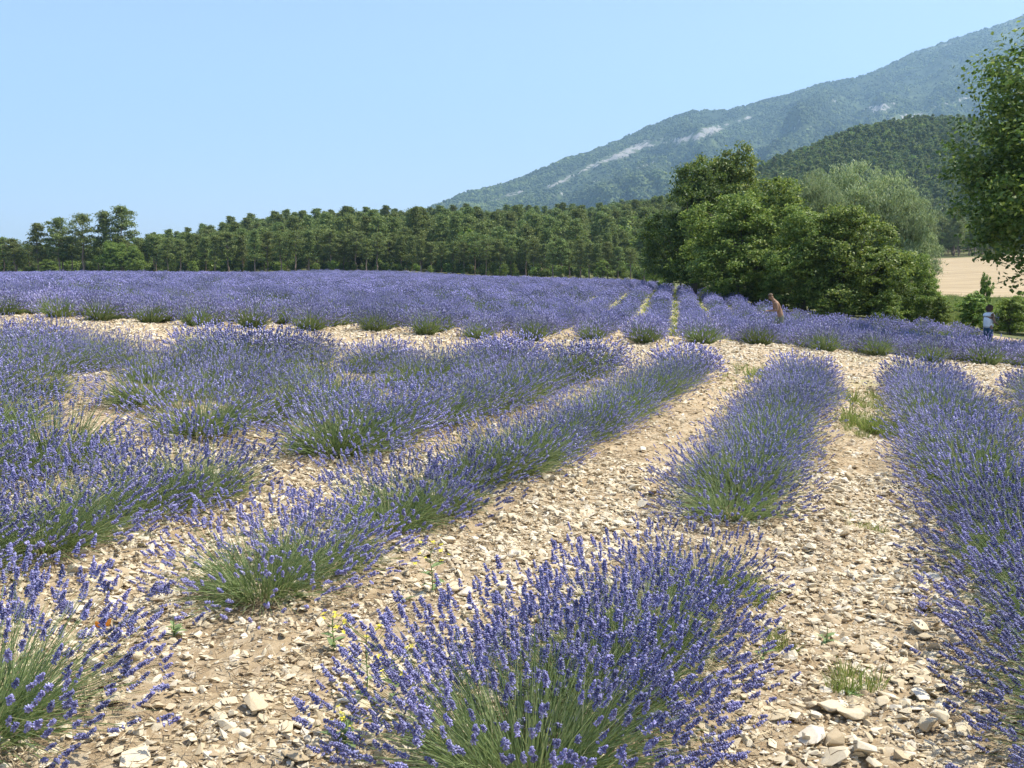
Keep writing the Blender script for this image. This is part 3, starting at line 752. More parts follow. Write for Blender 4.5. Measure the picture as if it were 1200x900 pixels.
# ------------------------------------------------------------------ grass and weeds
def grass_tuft(seed, n_=26, h=.12, m_='grass', wd=.006):
    rr = np.random.default_rng(seed); ph = rr.random(n_) * 6.28; br = .05 * np.sqrt(rr.random(n_)); b0 = np.stack([np.cos(ph) * br, np.sin(ph) * br, np.zeros(n_)], 1)
    L = h * (.5 + rr.random(n_)); tl = rr.random(n_) * .9
    tip = b0 + np.stack([np.cos(ph) * np.sin(tl), np.sin(ph) * np.sin(tl), np.cos(tl)], 1) * L[:, None]; mid = (b0 + tip) / 2; mid[:, 2] += L * .12
    v, f = ribbons(b0, mid, tip, np.full(n_, wd), rr); return mesh_np('grass_tuft', v, [f], mats=[M[m_]])
tufts = [grass_tuft(i) for i in range(4)] + [grass_tuft(10 + i, 40, .35, 'grass', .012) for i in range(3)]
gc_ = source_coll('tuft', tufts)
xs = []; ys = []
def patch(px, py, rpx, n_, el=1.0):
    cx, cyy = ground_hit(px, py); rr = 2.2 * rpx / FPX * cyy; n_ = int(n_ * .55)
    a = rs.random(n_) * 6.28; q = np.sqrt(rs.random(n_)) * rr; t_ = q * np.sin(a) * el; s_ = q * np.cos(a)
    xs.extend(cx + s_ * nn[0] + t_ * dn[0]); ys.extend(cyy + s_ * nn[1] + t_ * dn[1])
for px, py, rpx, n_, el in [(1160, 492, 22, 330, 3.2), (1010, 472, 22, 55, 2.5), (945, 535, 12, 20, 2), (1040, 505, 12, 40, 2), (1005, 500, 18, 60, 2), (895, 440, 22, 60, 2), (880, 702, 10, 40, 2),
                            (1000, 805, 16, 22, 1.5), (905, 760, 12, 16, 1.5), (600, 412, 16, 25, 1), (1010, 615, 12, 12, 2), (870, 450, 20, 40, 2)]: patch(px, py, rpx, n_, el)
xs, ys = np.array(xs), np.array(ys); k_ = len(xs)
pos = np.stack([xs, ys, H(xs, ys) - .005], 1); rot = np.zeros((k_, 3)); rot[:, 2] = rs.random(k_) * 6.28; s_ = .7 + .6 * rs.random(k_)
s_ = np.where((ys > 9) & (ys < 19) & (xs > 4), s_ * 1.1, s_ * .5)
o = scatter('grass', pos, rot, np.stack([s_] * 3, 1), rs.integers(0, 4, k_), gc_); tag(o, 'sparse green grass tufts growing among the stones of the alleys', 'grass', kind='stuff')
# dry yellow-green grass between the far rows and tall meadow grass beyond the woman
xs = []; ys = []
for k in range(-40, 18):
    p0 = p_first + (k + .5) * spc; t_ = rs.random(260) * 75 + 20; pj = p0 + rs.normal(0, .12, 260)
    xs.append(pj * nf[0] + t_ * df[0]); ys.append(pj * nf[1] + t_ * df[1])
xs, ys = np.concatenate(xs), np.concatenate(ys); ok = poly_in(xs, ys, FIELD) & (ys > 29); xs, ys = xs[ok], ys[ok]
mx = rs.random(9000) * 55 + 20; my = 58 + rs.random(9000) * 55; ok = (mx > (my * .42)); mx, my = mx[ok], my[ok]
nx_, ny_ = len(xs), len(mx); xs, ys = np.r_[xs, mx], np.r_[ys, my]; k_ = len(xs)
s_ = np.r_[np.full(nx_, 1.1), np.full(ny_, 1.5)] * (.7 + .6 * rs.random(k_))
pos = np.stack([xs, ys, G(xs, ys) - .02], 1); rot = np.zeros((k_, 3)); rot[:, 2] = rs.random(k_) * 6.28
o = scatter('meadow_grass', pos, rot, np.stack([s_] * 3, 1), np.r_[rs.integers(0, 4, nx_), rs.integers(4, 7, ny_)], gc_)
tag(o, 'yellow-green grass between the far lavender rows and in the meadow below the wheat field', 'grass', kind='stuff')

def tube(bm, pts_, rad, seg=6):
    rings = []
    for i, p_ in enumerate(pts_):
        p_ = Vector(p_); d = (Vector(pts_[min(i + 1, len(pts_) - 1)]) - Vector(pts_[max(i - 1, 0)])).normalized()
        s = d.cross(Vector((0, 0, 1)) if abs(d.z) < .9 else Vector((1, 0, 0))).normalized(); t = d.cross(s)
        rr = rad[i] if hasattr(rad, '__len__') else rad
        rings.append([bm.verts.new(p_ + (s * math.cos(6.2832 * a / seg) + t * math.sin(6.2832 * a / seg)) * rr) for a in range(seg)])
    for a, b_ in zip(rings, rings[1:]):
        for i in range(seg):
            bm.faces.new((a[i], a[(i + 1) % seg], b_[(i + 1) % seg], b_[i]))
    return rings
def bm_obj(name, bm, m_, parent=None, smooth=False, loc=None):
    me = bpy.data.meshes.new(name); bm.to_mesh(me); bm.free(); me.materials.append(m_)
    if smooth: me.polygons.foreach_set('use_smooth', [True] * len(me.polygons))
    return obj(name, me, parent, loc)
def leaf_bm(L, W, bend=.25):
    bm = bmesh.new(); n_ = 5; L_ = []; Rr = []; Md = []
    for i in range(n_ + 1):
        t_ = i / n_; w_ = W * math.sin(math.pi * min(.97, t_ * .9 + .08)) * .5; z = -bend * L * t_ * t_ + .1 * L * t_
        L_.append(bm.verts.new((L * t_, -w_, z + w_ * .25))); Rr.append(bm.verts.new((L * t_, w_, z + w_ * .25))); Md.append(bm.verts.new((L * t_, 0, z)))
    for i in range(n_):
        bm.faces.new((L_[i], L_[i + 1], Md[i + 1], Md[i])); bm.faces.new((Md[i], Md[i + 1], Rr[i + 1], Rr[i]))
    return bm
_lb = leaf_bm(1, .42); LEAF = bpy.data.meshes.new('weed_leaf'); _lb.to_mesh(LEAF); _lb.free(); LEAF.materials.append(M['weed'])
bm = bmesh.new()
for a in range(4):
    an = a * math.pi / 2; c_, s_ = math.cos(an), math.sin(an)
    vs = [bm.verts.new(q) for q in ((0, 0, 0), (c_ * .6 - s_ * .4, s_ * .6 + c_ * .4, .25), (c_ * 1.1, s_ * 1.1, .2), (c_ * .6 + s_ * .4, s_ * .6 - c_ * .4, .25))]; bm.faces.new(vs)
rings = bmesh.ops.create_icosphere(bm, subdivisions=1, radius=.22)
PETAL = bpy.data.meshes.new('yellow_flower'); bm.to_mesh(PETAL); bm.free(); PETAL.materials.append(M['yellow'])
def weed(px, py, h, label, flowers=0, leaves=5, group='weeds between the stones', ll=.06, name='weed', seed=0):
    rr = random.Random(seed); x_, y_ = ground_hit(px, py); e = empty(name, (x_, y_, h1(x_, y_) - .005), rr.random() * 6); tag(e, label, 'weed', group)
    bm = bmesh.new(); tops = []
    nb = max(1, flowers // 3 + 1)
    main = [(0, 0, 0), (.02 * h, .03 * h, h * .35), (-.02 * h, .05 * h, h * .7), (.03 * h, .02 * h, h)]
    tube(bm, main, [.003, .0026, .002, .0012], 5); tops.append(main[-1])
    for b_ in range(nb * 2 if flowers else 0):
        t_ = .35 + .55 * rr.random(); a = rr.random() * 6.28; s0 = (0, .04 * h, h * t_); L = h * (.25 + .25 * rr.random())
        en = (math.cos(a) * L * .7, math.sin(a) * L * .7, h * t_ + L * .6); tube(bm, [s0, ((s0[0] + en[0]) / 2, (s0[1] + en[1]) / 2, (s0[2] + en[2]) / 2 - .01), en], [.0018, .0015, .001], 4); tops.append(en)
    bm_obj('stem', bm, M['weed'], e)
    for i in range(leaves):
        o = obj('leaf', LEAF, e); t_ = .05 + .55 * i / max(1, leaves) ; s_ = ll * (1.1 - .5 * t_) * rr.uniform(.8, 1.2)
        o.location = (0, .03 * h * t_, h * t_); o.scale = (s_,) * 3; o.rotation_euler = (rr.uniform(-.2, .2), -.35 + rr.uniform(-.3, .2), i * 2.4 + rr.random())
    for i in range(flowers):
        tp = tops[i % len(tops)]; o = obj('flower', PETAL, e); q = .012 * rr.uniform(.8, 1.2); o.scale = (q,) * 3
        o.location = (tp[0] + rr.uniform(-.012, .012), tp[1] + rr.uniform(-.012, .012), tp[2] + rr.uniform(-.012, .008)); o.rotation_euler = (rr.uniform(-.5, .5), rr.uniform(-.5, .5), rr.random() * 6)
weed(507, 695, .26, 'upright weed with broad grey-green leaves and yellow flowers beside the diagonal row', 12, 6, ll=.09, name='flowering_weed', seed=1, group='yellow-flowered weeds')
weed(428, 818, .30, 'tall thin weed with scattered yellow flowers left of the large foreground bush', 16, 6, name='flowering_weed', seed=2, group='yellow-flowered weeds')
weed(392, 765, .16, 'small yellow-flowered weed behind the tall thin weed on the stones', 7, 5, name='flowering_weed', seed=3, group='yellow-flowered weeds')
weed(462, 812, .20, 'yellow-flowered weed touching the left side of the large foreground bush', 12, 6, name='flowering_weed', seed=4, group='yellow-flowered weeds')
weed(405, 862, .12, 'low leafy weed with pale yellow flowers near the bottom edge', 8, 12, name='flowering_weed', seed=5, group='yellow-flowered weeds', ll=.08)
weed(968, 752, .10, 'small leafy green weed in the middle of the central stony alley', 0, 9, name='leafy_weed', seed=6, ll=.055)
weed(895, 775, .09, 'small leafy weed on the left edge of the central stony alley', 0, 8, name='leafy_weed', seed=7, ll=.05)
weed(885, 705, .10, 'green weed beside the foreground clump, upper left of the stony alley', 0, 8, name='leafy_weed', seed=8, ll=.05)
weed(1000, 812, .05, 'tiny flat green weed low in the central stony alley', 0, 10, name='leafy_weed', seed=9, ll=.045)
weed(472, 705, .07, 'two-leafed seedling on bare earth left of the upright yellow-flowered weed', 0, 4, name='leafy_weed', seed=10, ll=.06)
weed(205, 752, .10, 'grey-green weed beside the bush with the dense green base', 0, 12, name='leafy_weed', seed=11, ll=.05)

# ------------------------------------------------------------------ butterflies
m_wing = leafy('orange_wing', [(0, (.62, .22, .03)), (1, (.72, .30, .05))], .3, .6); m_dark = plain('insect_body', (.05, .035, .03))
m_wing2 = leafy('rust_wing', [(0, (.45, .17, .10)), (1, (.5, .22, .14))], .2, .6)
def wing_bm(s):
    bm = bmesh.new(); out = [(0, 0), (.35, .55), (.9, .95), (1.25, .9), (1.15, .35), (.8, -.05)]; vs = [bm.verts.new((x * s, 0, y * s)) for x, y in out]
    bm.faces.new(vs); return bm
def butterfly(loc, size, label, mw, rz=0.0, open_=.35, tilt=0):
    e = empty('butterfly', loc, rz); e.rotation_euler = (tilt, 0, rz); tag(e, label, 'butterfly')
    bm = bmesh.new(); tube(bm, [(-.5 * size, 0, 0), (-.1 * size, 0, .03 * size), (.4 * size, 0, .05 * size), (.6 * size, 0, .02 * size)], [.02 * size, .07 * size, .09 * size, .03 * size], 6)
    tube(bm, [(.55 * size, .02 * size, .05 * size), (.95 * size, .15 * size, .3 * size)], .012 * size, 3); tube(bm, [(.55 * size, -.02 * size, .05 * size), (.95 * size, -.15 * size, .3 * size)], .012 * size, 3)
    bm_obj('body', bm, m_dark, e)
    for sgn in (-1, 1):
        for k, (sx, dy) in enumerate(((1, 0), (-1, .0))):
            o = bm_obj('wing', wing_bm(size * (1 if k == 0 else .85)), mw, e); o.scale = (sx * .8, 1, 1); o.location = (.08 * size * sx, 0, .05 * size); o.rotation_euler = (-sgn * open_, 0, 0)
e_, wp_, own_ = LEFTBUSH
tgt = at(117, 737, 1.0); bp_ = min(range(len(wp_)), key=lambda i: (proj(*wp_[i])[0] - 117) ** 2 + (proj(*wp_[i])[1] - 742) ** 2 + 300 * max(0, wp_[i][1] - 3.25))
bl = Vector(wp_[bp_]); butterfly((bl.x + .006, bl.y - .012, bl.z + .02), .026, 'orange butterfly with raised wings resting on a lavender spike', m_wing, rz=.3, open_=.28, tilt=.1)
for px, py, Y_b, lab in [(1077, 459, 12.5, 'small rust-brown butterfly over the upper part of the right-hand lavender row'), (1105, 622, 5.4, 'small rust-brown butterfly over the middle of the right-hand lavender row'), (625, 452, 13.5, 'small orange butterfly over the middle lavender row at centre')]:
    v = at(px, py, Y_b); butterfly(v, .022 if Y_b < 8 else .03, lab, m_wing2 if px > 900 else m_wing, rz=1.0, open_=1.2)

# ------------------------------------------------------------------ trees
def leaf_cards(P_, Nrm, size, r, asp=.55, droop=None, fold=True):
    """small leaf faces (diamonds, two triangles) at points P_, facing roughly Nrm"""
    n_ = len(P_); Nn = Nrm + r.normal(0, .75, (n_, 3)); Nn, S, T = frames(Nn); a = r.random(n_) * 6.28
    A_ = S * np.cos(a)[:, None] + T * np.sin(a)[:, None]
    if droop is not None:
        A_ = A_ * (1 - droop) + np.array([[0, 0, -1.]]) * droop; A_ /= np.linalg.norm(A_, axis=1, keepdims=True)
    B_ = np.cross(Nn, A_); B_ /= np.maximum(np.linalg.norm(B_, axis=1, keepdims=True), 1e-6); s = size[:, None] if hasattr(size, '__len__') else size
    V = np.stack([P_ - A_ * s * .5, P_ + B_ * s * asp * .5 + Nn * s * .08, P_ + A_ * s * .5, P_ - B_ * s * asp * .5 + Nn * s * .08], 1)
    F = np.arange(n_ * 4).reshape(-1, 4); return V.reshape(-1, 3), F
def limb(bm, a, b_, r0, r1, wob, rr, n_=5, seg=6):
    a, b_ = Vector(a), Vector(b_); ps = []; rs_ = []
    for i in range(n_ + 1):
        t_ = i / n_; p_ = a.lerp(b_, t_)
        if 0 < i < n_: p_ += Vector((rr.gauss(0, wob), rr.gauss(0, wob), rr.gauss(0, wob * .5)))
        ps.append(p_); rs_.append(r0 * (1 - t_) + r1 * t_)
    tube(bm, ps, rs_, seg); return ps
def broad_tree(seed, h, rad, lm, nclump=330, per=85, leaf=.16, low=.12, asp=.6, droop=None, lobes=9, flat=1.0, clr=.48, taper=.45):
    """(trunk mesh, crown mesh): crown of several unequal lobes, clumps of leaves at limb ends"""
    r = np.random.default_rng(seed); rr = random.Random(seed)
    lo = []
    for i in range(lobes):
        a = i * 2.4 + rr.random(); zf_ = low + .16 + (1 - low - .22) * ((i + .5) / lobes); q = rad * (.62 - taper * max(0, zf_ - .5)) * (.5 + .6 * rr.random()); q *= (1 if i < lobes - 1 else .15)
        lo.append((math.cos(a) * q, math.sin(a) * q, zf_ * h, rad * (.40 + .2 * rr.random()) * (1.15 - .45 * zf_)))
    lo.append((0, 0, h * .5, rad * .55)); lo.append((0, 0, h * .82, rad * .38))
    L_ = np.array(lo)
    which = r.choice(len(L_), nclump, p=(L_[:, 3] ** 2) / (L_[:, 3] ** 2).sum())
    d = r.normal(size=(nclump, 3)); d[:, 2] = d[:, 2] * .8 + .15; d /= np.linalg.norm(d, axis=1, keepdims=True)
    q = .62 + .45 * r.random(nclump) ** .8
    cc = L_[which, :3] + d * (L_[which, 3] * q)[:, None] * np.array([[1, 1, .85 * flat]])
    cc[:, 2] = np.clip(cc[:, 2], h * low * .6, h * 1.03)
    cr = clr * (.6 + .8 * r.random(nclump)) * rad / 4.0
    off = r.normal(0, .5, (nclump, per, 3)) * cr[:, None, None] * np.array([[[1, 1, .55]]])
    P_ = (cc[:, None] + off).reshape(-1, 3); Nn = (np.repeat(d, per, 0) * .6 + off.reshape(-1, 3) / np.repeat(cr, per)[:, None] * .5 + np.array([[0, 0, .55]]))
    keep = P_[:, 2] > h * .03; P_, Nn = P_[keep], Nn[keep]
    if droop is not None: P_[:, 2] -= r.random(len(P_)) * .5
    v, f = leaf_cards(P_, Nn, leaf * (.6 + .8 * r.random(len(P_))), r, asp, droop)
    crown = mesh_np('crown', v, [f], mats=[lm])
    bm = bmesh.new(); ps = limb(bm, (0, 0, -.2), (rr.gauss(0, .2), rr.gauss(0, .2), h * .62), h * .028, h * .010, .09, rr, 7, 8)
    for l_ in lo:
        s_ = ps[rr.randrange(2, 6)]; e_ = Vector(l_[:3]); pp = limb(bm, s_, e_, h * .011, h * .004, .12, rr, 4, 5)
        for j in range(5):
            i_ = rr.randrange(len(cc)); tg = Vector(cc[i_])
            if (tg - e_).length < rad * .9: limb(bm, pp[rr.randrange(2, 5)], tg, h * .0035, h * .0012, .06, rr, 3, 4)
    tm = bpy.data.meshes.new('trunk'); bm.to_mesh(tm); bm.free(); tm.materials.append(M['bark'])
    return tm, crown
def put_tree(ms, loc, label, cat='tree', group=None, sc=1.0, rz=None, name='broadleaf_tree'):
    e = empty(name, loc, random.uniform(0, 6.28) if rz is None else rz, sc); tag(e, label, cat, group)
    obj('trunk', ms[0], e); obj('crown', ms[1], e); return e
def tree_at(ms, px, Y, hpx_top, hm, label, wm=None, **kw):
    """stand a tree at image column px, distance Y, its top reaching photo row hpx_top; hm = mesh height"""
    x_ = (px - 600) / FPX * Y; z = g1(x_, Y); top = at(px, hpx_top, Y).z; s = (top - z) / hm
    return put_tree(ms, (x_, Y, z - .05), label, sc=(s * (wm or 1), s * (wm or 1), s), **kw)
OAK = [broad_tree(31 + i, 10, 4.4, M['oak'], 520, 90, .20, low=.02) for i in range(3)]
OAKD = broad_tree(41, 10, 4.2, M['oak_dark'], 460, 85, .19, low=.02)
WIL = broad_tree(42, 10, 4.6, M['willow'], 520, 95, .26, asp=.2, droop=.55, lobes=12)
LIM = broad_tree(43, 4, 2.0, M['lime'], 170, 70, .15, low=.02)
SHR = broad_tree(44, 3, 1.7, M['oak'], 190, 70, .13, low=.0)
SHRL = broad_tree(47, 3, 1.7, M['lime'], 190, 80, .12, low=.0)
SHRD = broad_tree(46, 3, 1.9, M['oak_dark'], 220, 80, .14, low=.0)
NEARL = broad_tree(45, 11, 5.2, M['oak_mid'], 880, 90, .16, low=.17, clr=.5, lobes=13, taper=.95)
grp = 'broadleaf trees of the dark clump right of the field'
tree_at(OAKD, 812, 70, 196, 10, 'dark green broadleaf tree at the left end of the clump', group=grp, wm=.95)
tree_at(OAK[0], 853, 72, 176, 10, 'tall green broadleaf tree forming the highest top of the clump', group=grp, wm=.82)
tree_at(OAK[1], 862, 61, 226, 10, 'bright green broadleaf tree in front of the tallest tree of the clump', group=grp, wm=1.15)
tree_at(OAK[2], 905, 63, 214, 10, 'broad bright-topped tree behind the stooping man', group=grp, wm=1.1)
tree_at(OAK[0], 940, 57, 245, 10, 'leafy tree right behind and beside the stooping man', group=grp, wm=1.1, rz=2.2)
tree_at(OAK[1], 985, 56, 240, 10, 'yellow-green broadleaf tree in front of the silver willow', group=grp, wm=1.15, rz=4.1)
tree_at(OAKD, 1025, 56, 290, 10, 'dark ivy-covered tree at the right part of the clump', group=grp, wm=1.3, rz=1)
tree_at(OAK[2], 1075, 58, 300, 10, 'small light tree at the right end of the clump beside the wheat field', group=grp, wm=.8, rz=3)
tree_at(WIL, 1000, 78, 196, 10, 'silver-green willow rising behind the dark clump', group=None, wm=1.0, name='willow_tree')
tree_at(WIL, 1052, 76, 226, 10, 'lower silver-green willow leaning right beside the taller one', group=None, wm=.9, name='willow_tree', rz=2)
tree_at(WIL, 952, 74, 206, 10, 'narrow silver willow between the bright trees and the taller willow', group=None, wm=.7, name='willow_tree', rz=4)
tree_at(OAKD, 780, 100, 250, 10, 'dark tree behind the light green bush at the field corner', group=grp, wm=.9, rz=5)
tree_at(LIM, 795, 88, 296, 4, 'light yellow-green bush at the far corner of the lavender field', group=None, name='bush', cat='bush')
tree_at(LIM, 768, 105, 286, 4, 'slender light green young tree left of the yellow-green bush', group=None, wm=.7, name='young_tree', rz=2)
for px, Y, py, wm, lab in [(1038, 53, 340, 1.0, 'round dark green shrub at the foot of the clump'), (1140, 57, 343, 1.05, 'round green shrub left of the woman'), (1185, 55, 348, 1.25, 'wide bright green shrub right of the woman'),
                           (1225, 56, 338, 1.4, 'large green shrub cut off by the right edge'), (1100, 57, 348, .9, 'low light shrub between the clump and the round shrub'), (900, 58, 338, 1.2, 'low dark shrub behind the stooping man'), (965, 54, 348, 1.1, 'low dark shrub right of the stooping man'), (850, 67, 330, 1.2, 'low shrub at the foot of the tallest tree')]:
    tree_at(SHRL if px > 1150 else SHR, px, Y, py, 3, lab, wm=wm, group='shrubs along the right edge of the field', name='shrub', cat='shrub')
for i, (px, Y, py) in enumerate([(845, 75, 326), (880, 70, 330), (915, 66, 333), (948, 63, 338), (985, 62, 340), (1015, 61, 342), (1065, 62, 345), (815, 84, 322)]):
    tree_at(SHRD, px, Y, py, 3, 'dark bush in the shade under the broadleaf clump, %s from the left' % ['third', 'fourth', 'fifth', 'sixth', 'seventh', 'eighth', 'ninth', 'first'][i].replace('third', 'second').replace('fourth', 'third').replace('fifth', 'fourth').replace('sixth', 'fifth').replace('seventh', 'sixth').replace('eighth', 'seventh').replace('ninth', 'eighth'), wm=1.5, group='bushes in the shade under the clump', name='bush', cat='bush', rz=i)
# sapling by the meadow, and the big tree reaching in from the right
tree_at(SHR, 1152, 66, 322, 3, 'thin sparse sapling standing before the wheat field', wm=.35, name='sapling', cat='sapling')
x_ = 22.3; put_tree(NEARL, (x_, 38.0, g1(x_, 38) - .1), 'tall broadleaf tree whose branches reach in from the right edge', name='broadleaf_tree', sc=(1.3, 1.3, 1.08), rz=.6)

# pines
def pine(seed, h=9.0, rad=2.4, low=.34, nb=46, per=42, ln=.34, round_=.6, branches=True):
    r = np.random.default_rng(seed); rr = random.Random(seed); bm = bmesh.new()
    ps = limb(bm, (0, 0, -.2), (rr.gauss(0, .25), rr.gauss(0, .25), h * .97), h * .019, h * .004, .10, rr, 8, 6)
    cc = []
    for i in range(nb):
        t_ = low + (1 - low) * (i + rr.random()) / nb
        tt_ = (t_ - low) / (1 - low); prof = (math.sin(min(1, tt_ * .9 + .12) * math.pi) ** .6 * (1 - round_ * .25) + .1) if round_ < 1 else (1 - tt_) ** .75 * .95 + .08; q = rad * prof * (.45 + .6 * rr.random()); a = i * 2.4 + rr.random()
        k = min(7, int(t_ / .97 * 8)); b0 = ps[k].lerp(ps[k + 1], min(1, t_ / .97 * 8 - k)); tip = b0 + Vector((math.cos(a) * q, math.sin(a) * q, q * rr.uniform(-.05, .5)))
        if branches: limb(bm, b0, tip, h * .005, h * .0012, .05, rr, 3, 3)
        for m_ in range(3): 
            s_ = rr.uniform(.5, 1.05); cc.append(tuple(b0.lerp(tip, s_) + Vector((rr.gauss(0, .3), rr.gauss(0, .3), rr.gauss(0, .12)))))
    for j in range(5): cc.append((ps[-1].x + rr.gauss(0, .2), ps[-1].y + rr.gauss(0, .2), ps[-1].z + rr.uniform(-.4, .3)))
    cc = np.array(cc); n_ = len(cc); cr = .42 + .3 * r.random(n_)
    off = r.normal(0, .5, (n_, per, 3)) * cr[:, None, None] * np.array([[[1, 1, .5]]]); P_ = (cc[:, None] + off).reshape(-1, 3)
    v, f = leaf_cards(P_, np.tile([[0, 0, .4]], (len(P_), 1)) + off.reshape(-1, 3), ln * (.6 + .8 * r.random(len(P_))), r, .42)
    tm = bpy.data.meshes.new('trunk'); bm.to_mesh(tm); bm.free(); tm.materials.append(M['pine_bark'])
    return tm, mesh_np('crown', v, [f], mats=[M['pine']])
PINES = [pine(60, 9, 2.3, .34, 40, 44, .28), pine(61, 9, 2.0, .42, 30, 44, .28), pine(62, 9, 2.4, .28, 44, 44, .28, 1.6), pine(63, 9, 2.1, .38, 32, 46, .28), pine(64, 9, 2.8, .45, 30, 44, .28), pine(65, 9, 1.9, .3, 40, 44, .28, 1.6)]
EDGE = lambda px: float(np.interp(px, [-160, 0, 300, 620, 745, 775], [196, 196, 196, 188, 168, 150]))
rp = random.Random(77); n_p = 0
notable = [(48, 262, 'pine with spreading flat tufts, leftmost of the tall stand at the left', .9), (72, 256, 'pine with a rounded top beside the gap of sky in the tall left stand', .9), (100, 252, 'open-crowned pine in the middle of the tall left stand', .85),
           (126, 248, 'tall dark pine third from the right in the left stand', .8), (148, 243, 'tallest pine of the left stand, with a dark round top', .85), (186, 276, 'small dark flat-topped pine just right of the tall left stand', .95), (22, 280, 'low wide pine near the left edge of the photo', 1.3)]
for px, py, lab, wm in notable:
    tree_at(PINES[rp.randrange(6)], px, EDGE(px) + rp.uniform(0, 4), py, 9, lab, wm=wm * 1.15, group='pines at the edge of the wood', name='pine_tree', cat='pine tree', rz=rp.random() * 6)
secs = [(205, 'between the tall stand and the rise'), (340, 'under the first rise of the wood'), (480, 'left of where the mountain foot begins'), (620, 'below the foot of the mountain'), (760, 'left of the dark broadleaf clump')]
px = -20.0; seq = {}
while px < 775:
    Y = EDGE(px) + rp.uniform(0, 7)
    top = np.interp(px, [0, 60, 165, 220, 330, 420, 600, 700, 775], [285, 284, 282, 276, 270, 278, 281, 284, 288]) + rp.uniform(-7, 5)
    i_ = next(j for j, s_ in enumerate(secs) if px < s_[0] or j == 4)
    seq[i_] = seq.get(i_, -1) + 1
    tree_at(PINES[rp.randrange(6)], px, Y, top, 9, '%s pine from left of those %s' % (ordn[seq[i_]].replace('nearest', 'first'), secs[i_][1]), wm=rp.uniform(.95, 1.3), group='pines at the edge of the wood, ' + secs[i_][1], name='pine_tree', cat='pine tree', rz=rp.random() * 6)
    px += rp.uniform(9, 17)
tree_at(OAK[0], 135, EDGE(135) - 4, 283, 10, 'light green broadleaf tree below the tallest left pines', wm=1.1, group=None, rz=2)
tree_at(OAK[1], 160, EDGE(160) - 3, 288, 10, 'second light green broadleaf tree beside the small flat-topped pine', wm=.95, group=None, rz=1)
tree_at(LIM, 60, EDGE(60) - 4, 304, 4, 'light shrub under the tall pines near the left edge', name='shrub', cat='shrub', wm=1.3)
for bi, (px, py) in enumerate(((228, 306), (372, 308), (505, 311), (590, 309), (655, 311), (705, 305))):
    tree_at(LIM, px, EDGE(px) - 2, py, 4, 'small light green bush at the foot of the pines, %s from the left' % ['first', 'second', 'third', 'fourth', 'fifth', 'sixth'][bi], name='bush', cat='bush', wm=.9, group='small bushes at the foot of the pines')
# the wood behind: uncounted
lowp = [pine(70 + i, 9 * hh, rd, lw, 34, 48, .31, round_=rr_, branches=False) for i, (rd, lw, hh, rr_) in enumerate([(2.2, .2, 1, .6), (1.7, .3, 1.15, 1.6), (2.6, .15, .9, .6)])]
def join_mesh(a, b_, ma, mb):
    bm = bmesh.new(); bm.from_mesh(a); n0 = len(bm.faces); bm.from_mesh(b_); bm.faces.ensure_lookup_table()
    for f in bm.faces[n0:]: f.material_index = 1
    me = bpy.data.meshes.new('pine'); bm.to_mesh(me); bm.free(); me.materials.append(ma); me.materials.append(mb); return me
lp = [join_mesh(a, b_, M['pine_bark'], M['pine']) for a, b_ in lowp]
rw = np.random.default_rng(13)
def round_tree(seed, m_):
    r = np.random.default_rng(seed); nc = 40; d = r.normal(size=(nc, 3)); d /= np.linalg.norm(d, axis=1, keepdims=True); cc = d * np.array([[2.6, 2.6, 2.6]]) * (.6 + .4 * r.random((nc, 1))) + np.array([[0, 0, 4.2]])
    off = r.normal(0, .5, (nc, 22, 3)) * 1.0; P_ = (cc[:, None] + off).reshape(-1, 3)
    v, f = leaf_cards(P_, np.repeat(d, 22, 0) + np.array([[0, 0, .5]]), .62 * (.7 + .6 * r.random(len(P_))), r, .7); return mesh_np('round_tree', v, [f], mats=[m_])
lp += [round_tree(80, M['oak']), round_tree(81, M['oak_dark'])]
wc_ = source_coll('wood_tree', lp)
n0 = 14000; yy = 200 + 420 * rw.random(n0) ** 1.0; uu = -250 + 1750 * rw.random(n0); xx = (uu - 600) / FPX * yy
okw = (yy > np.interp(uu, [-160, 0, 300, 620, 745, 775, 1000], [205, 205, 205, 197, 176, 160, 200])) & ~((uu > 820) & (yy < 250)) & ~((uu > 980) & (yy < 268 + (uu > 1020) * 8))
# keep the crowns about 4.6 m apart
cell = set(); kk = []
for i in np.nonzero(okw)[0]:
    c_ = (int(xx[i] // 4.3), int(yy[i] // 4.3))
    if c_ in cell: continue
    cell.add(c_); kk.append(i)
kk = np.array(kk); xx, yy = xx[kk], yy[kk]; k_ = len(kk); zz = G(xx, yy)
s_ = .66 + .62 * rw.random(k_); s_ *= np.interp(xx / yy * FPX + 600, [120, 300], [.6, 1.])
idx = rw.choice([0, 1, 2, 3, 4], k_, p=[.36, .27, .27, .07, .03])
nu = 650; uu2 = -150 + 920 * rw.random(nu); eb = np.interp(uu2, [-160, 0, 300, 620, 745, 775], [198, 198, 198, 190, 169, 152]); yu = eb + 1 + 26 * rw.random(nu) ** 1.5; xu = (uu2 - 600) / FPX * yu
xx, yy, zz = np.r_[xx, xu], np.r_[yy, yu], np.r_[zz, G(xu, yu)]; s_ = np.r_[s_, .16 + .24 * rw.random(nu) ** 2]; idx = np.r_[idx, rw.choice([3, 4], nu)]; k_ = len(xx)
o = scatter('pine_forest', np.stack([xx, yy, zz - .2], 1), np.stack([rw.normal(0, .04, k_), rw.normal(0, .04, k_), rw.random(k_) * 6.28], 1), np.stack([s_ * 1.05, s_ * 1.05, s_], 1), idx, wc_)
tag(o, 'dark green pine wood covering the low rise behind the lavender field', 'forest', kind='stuff')
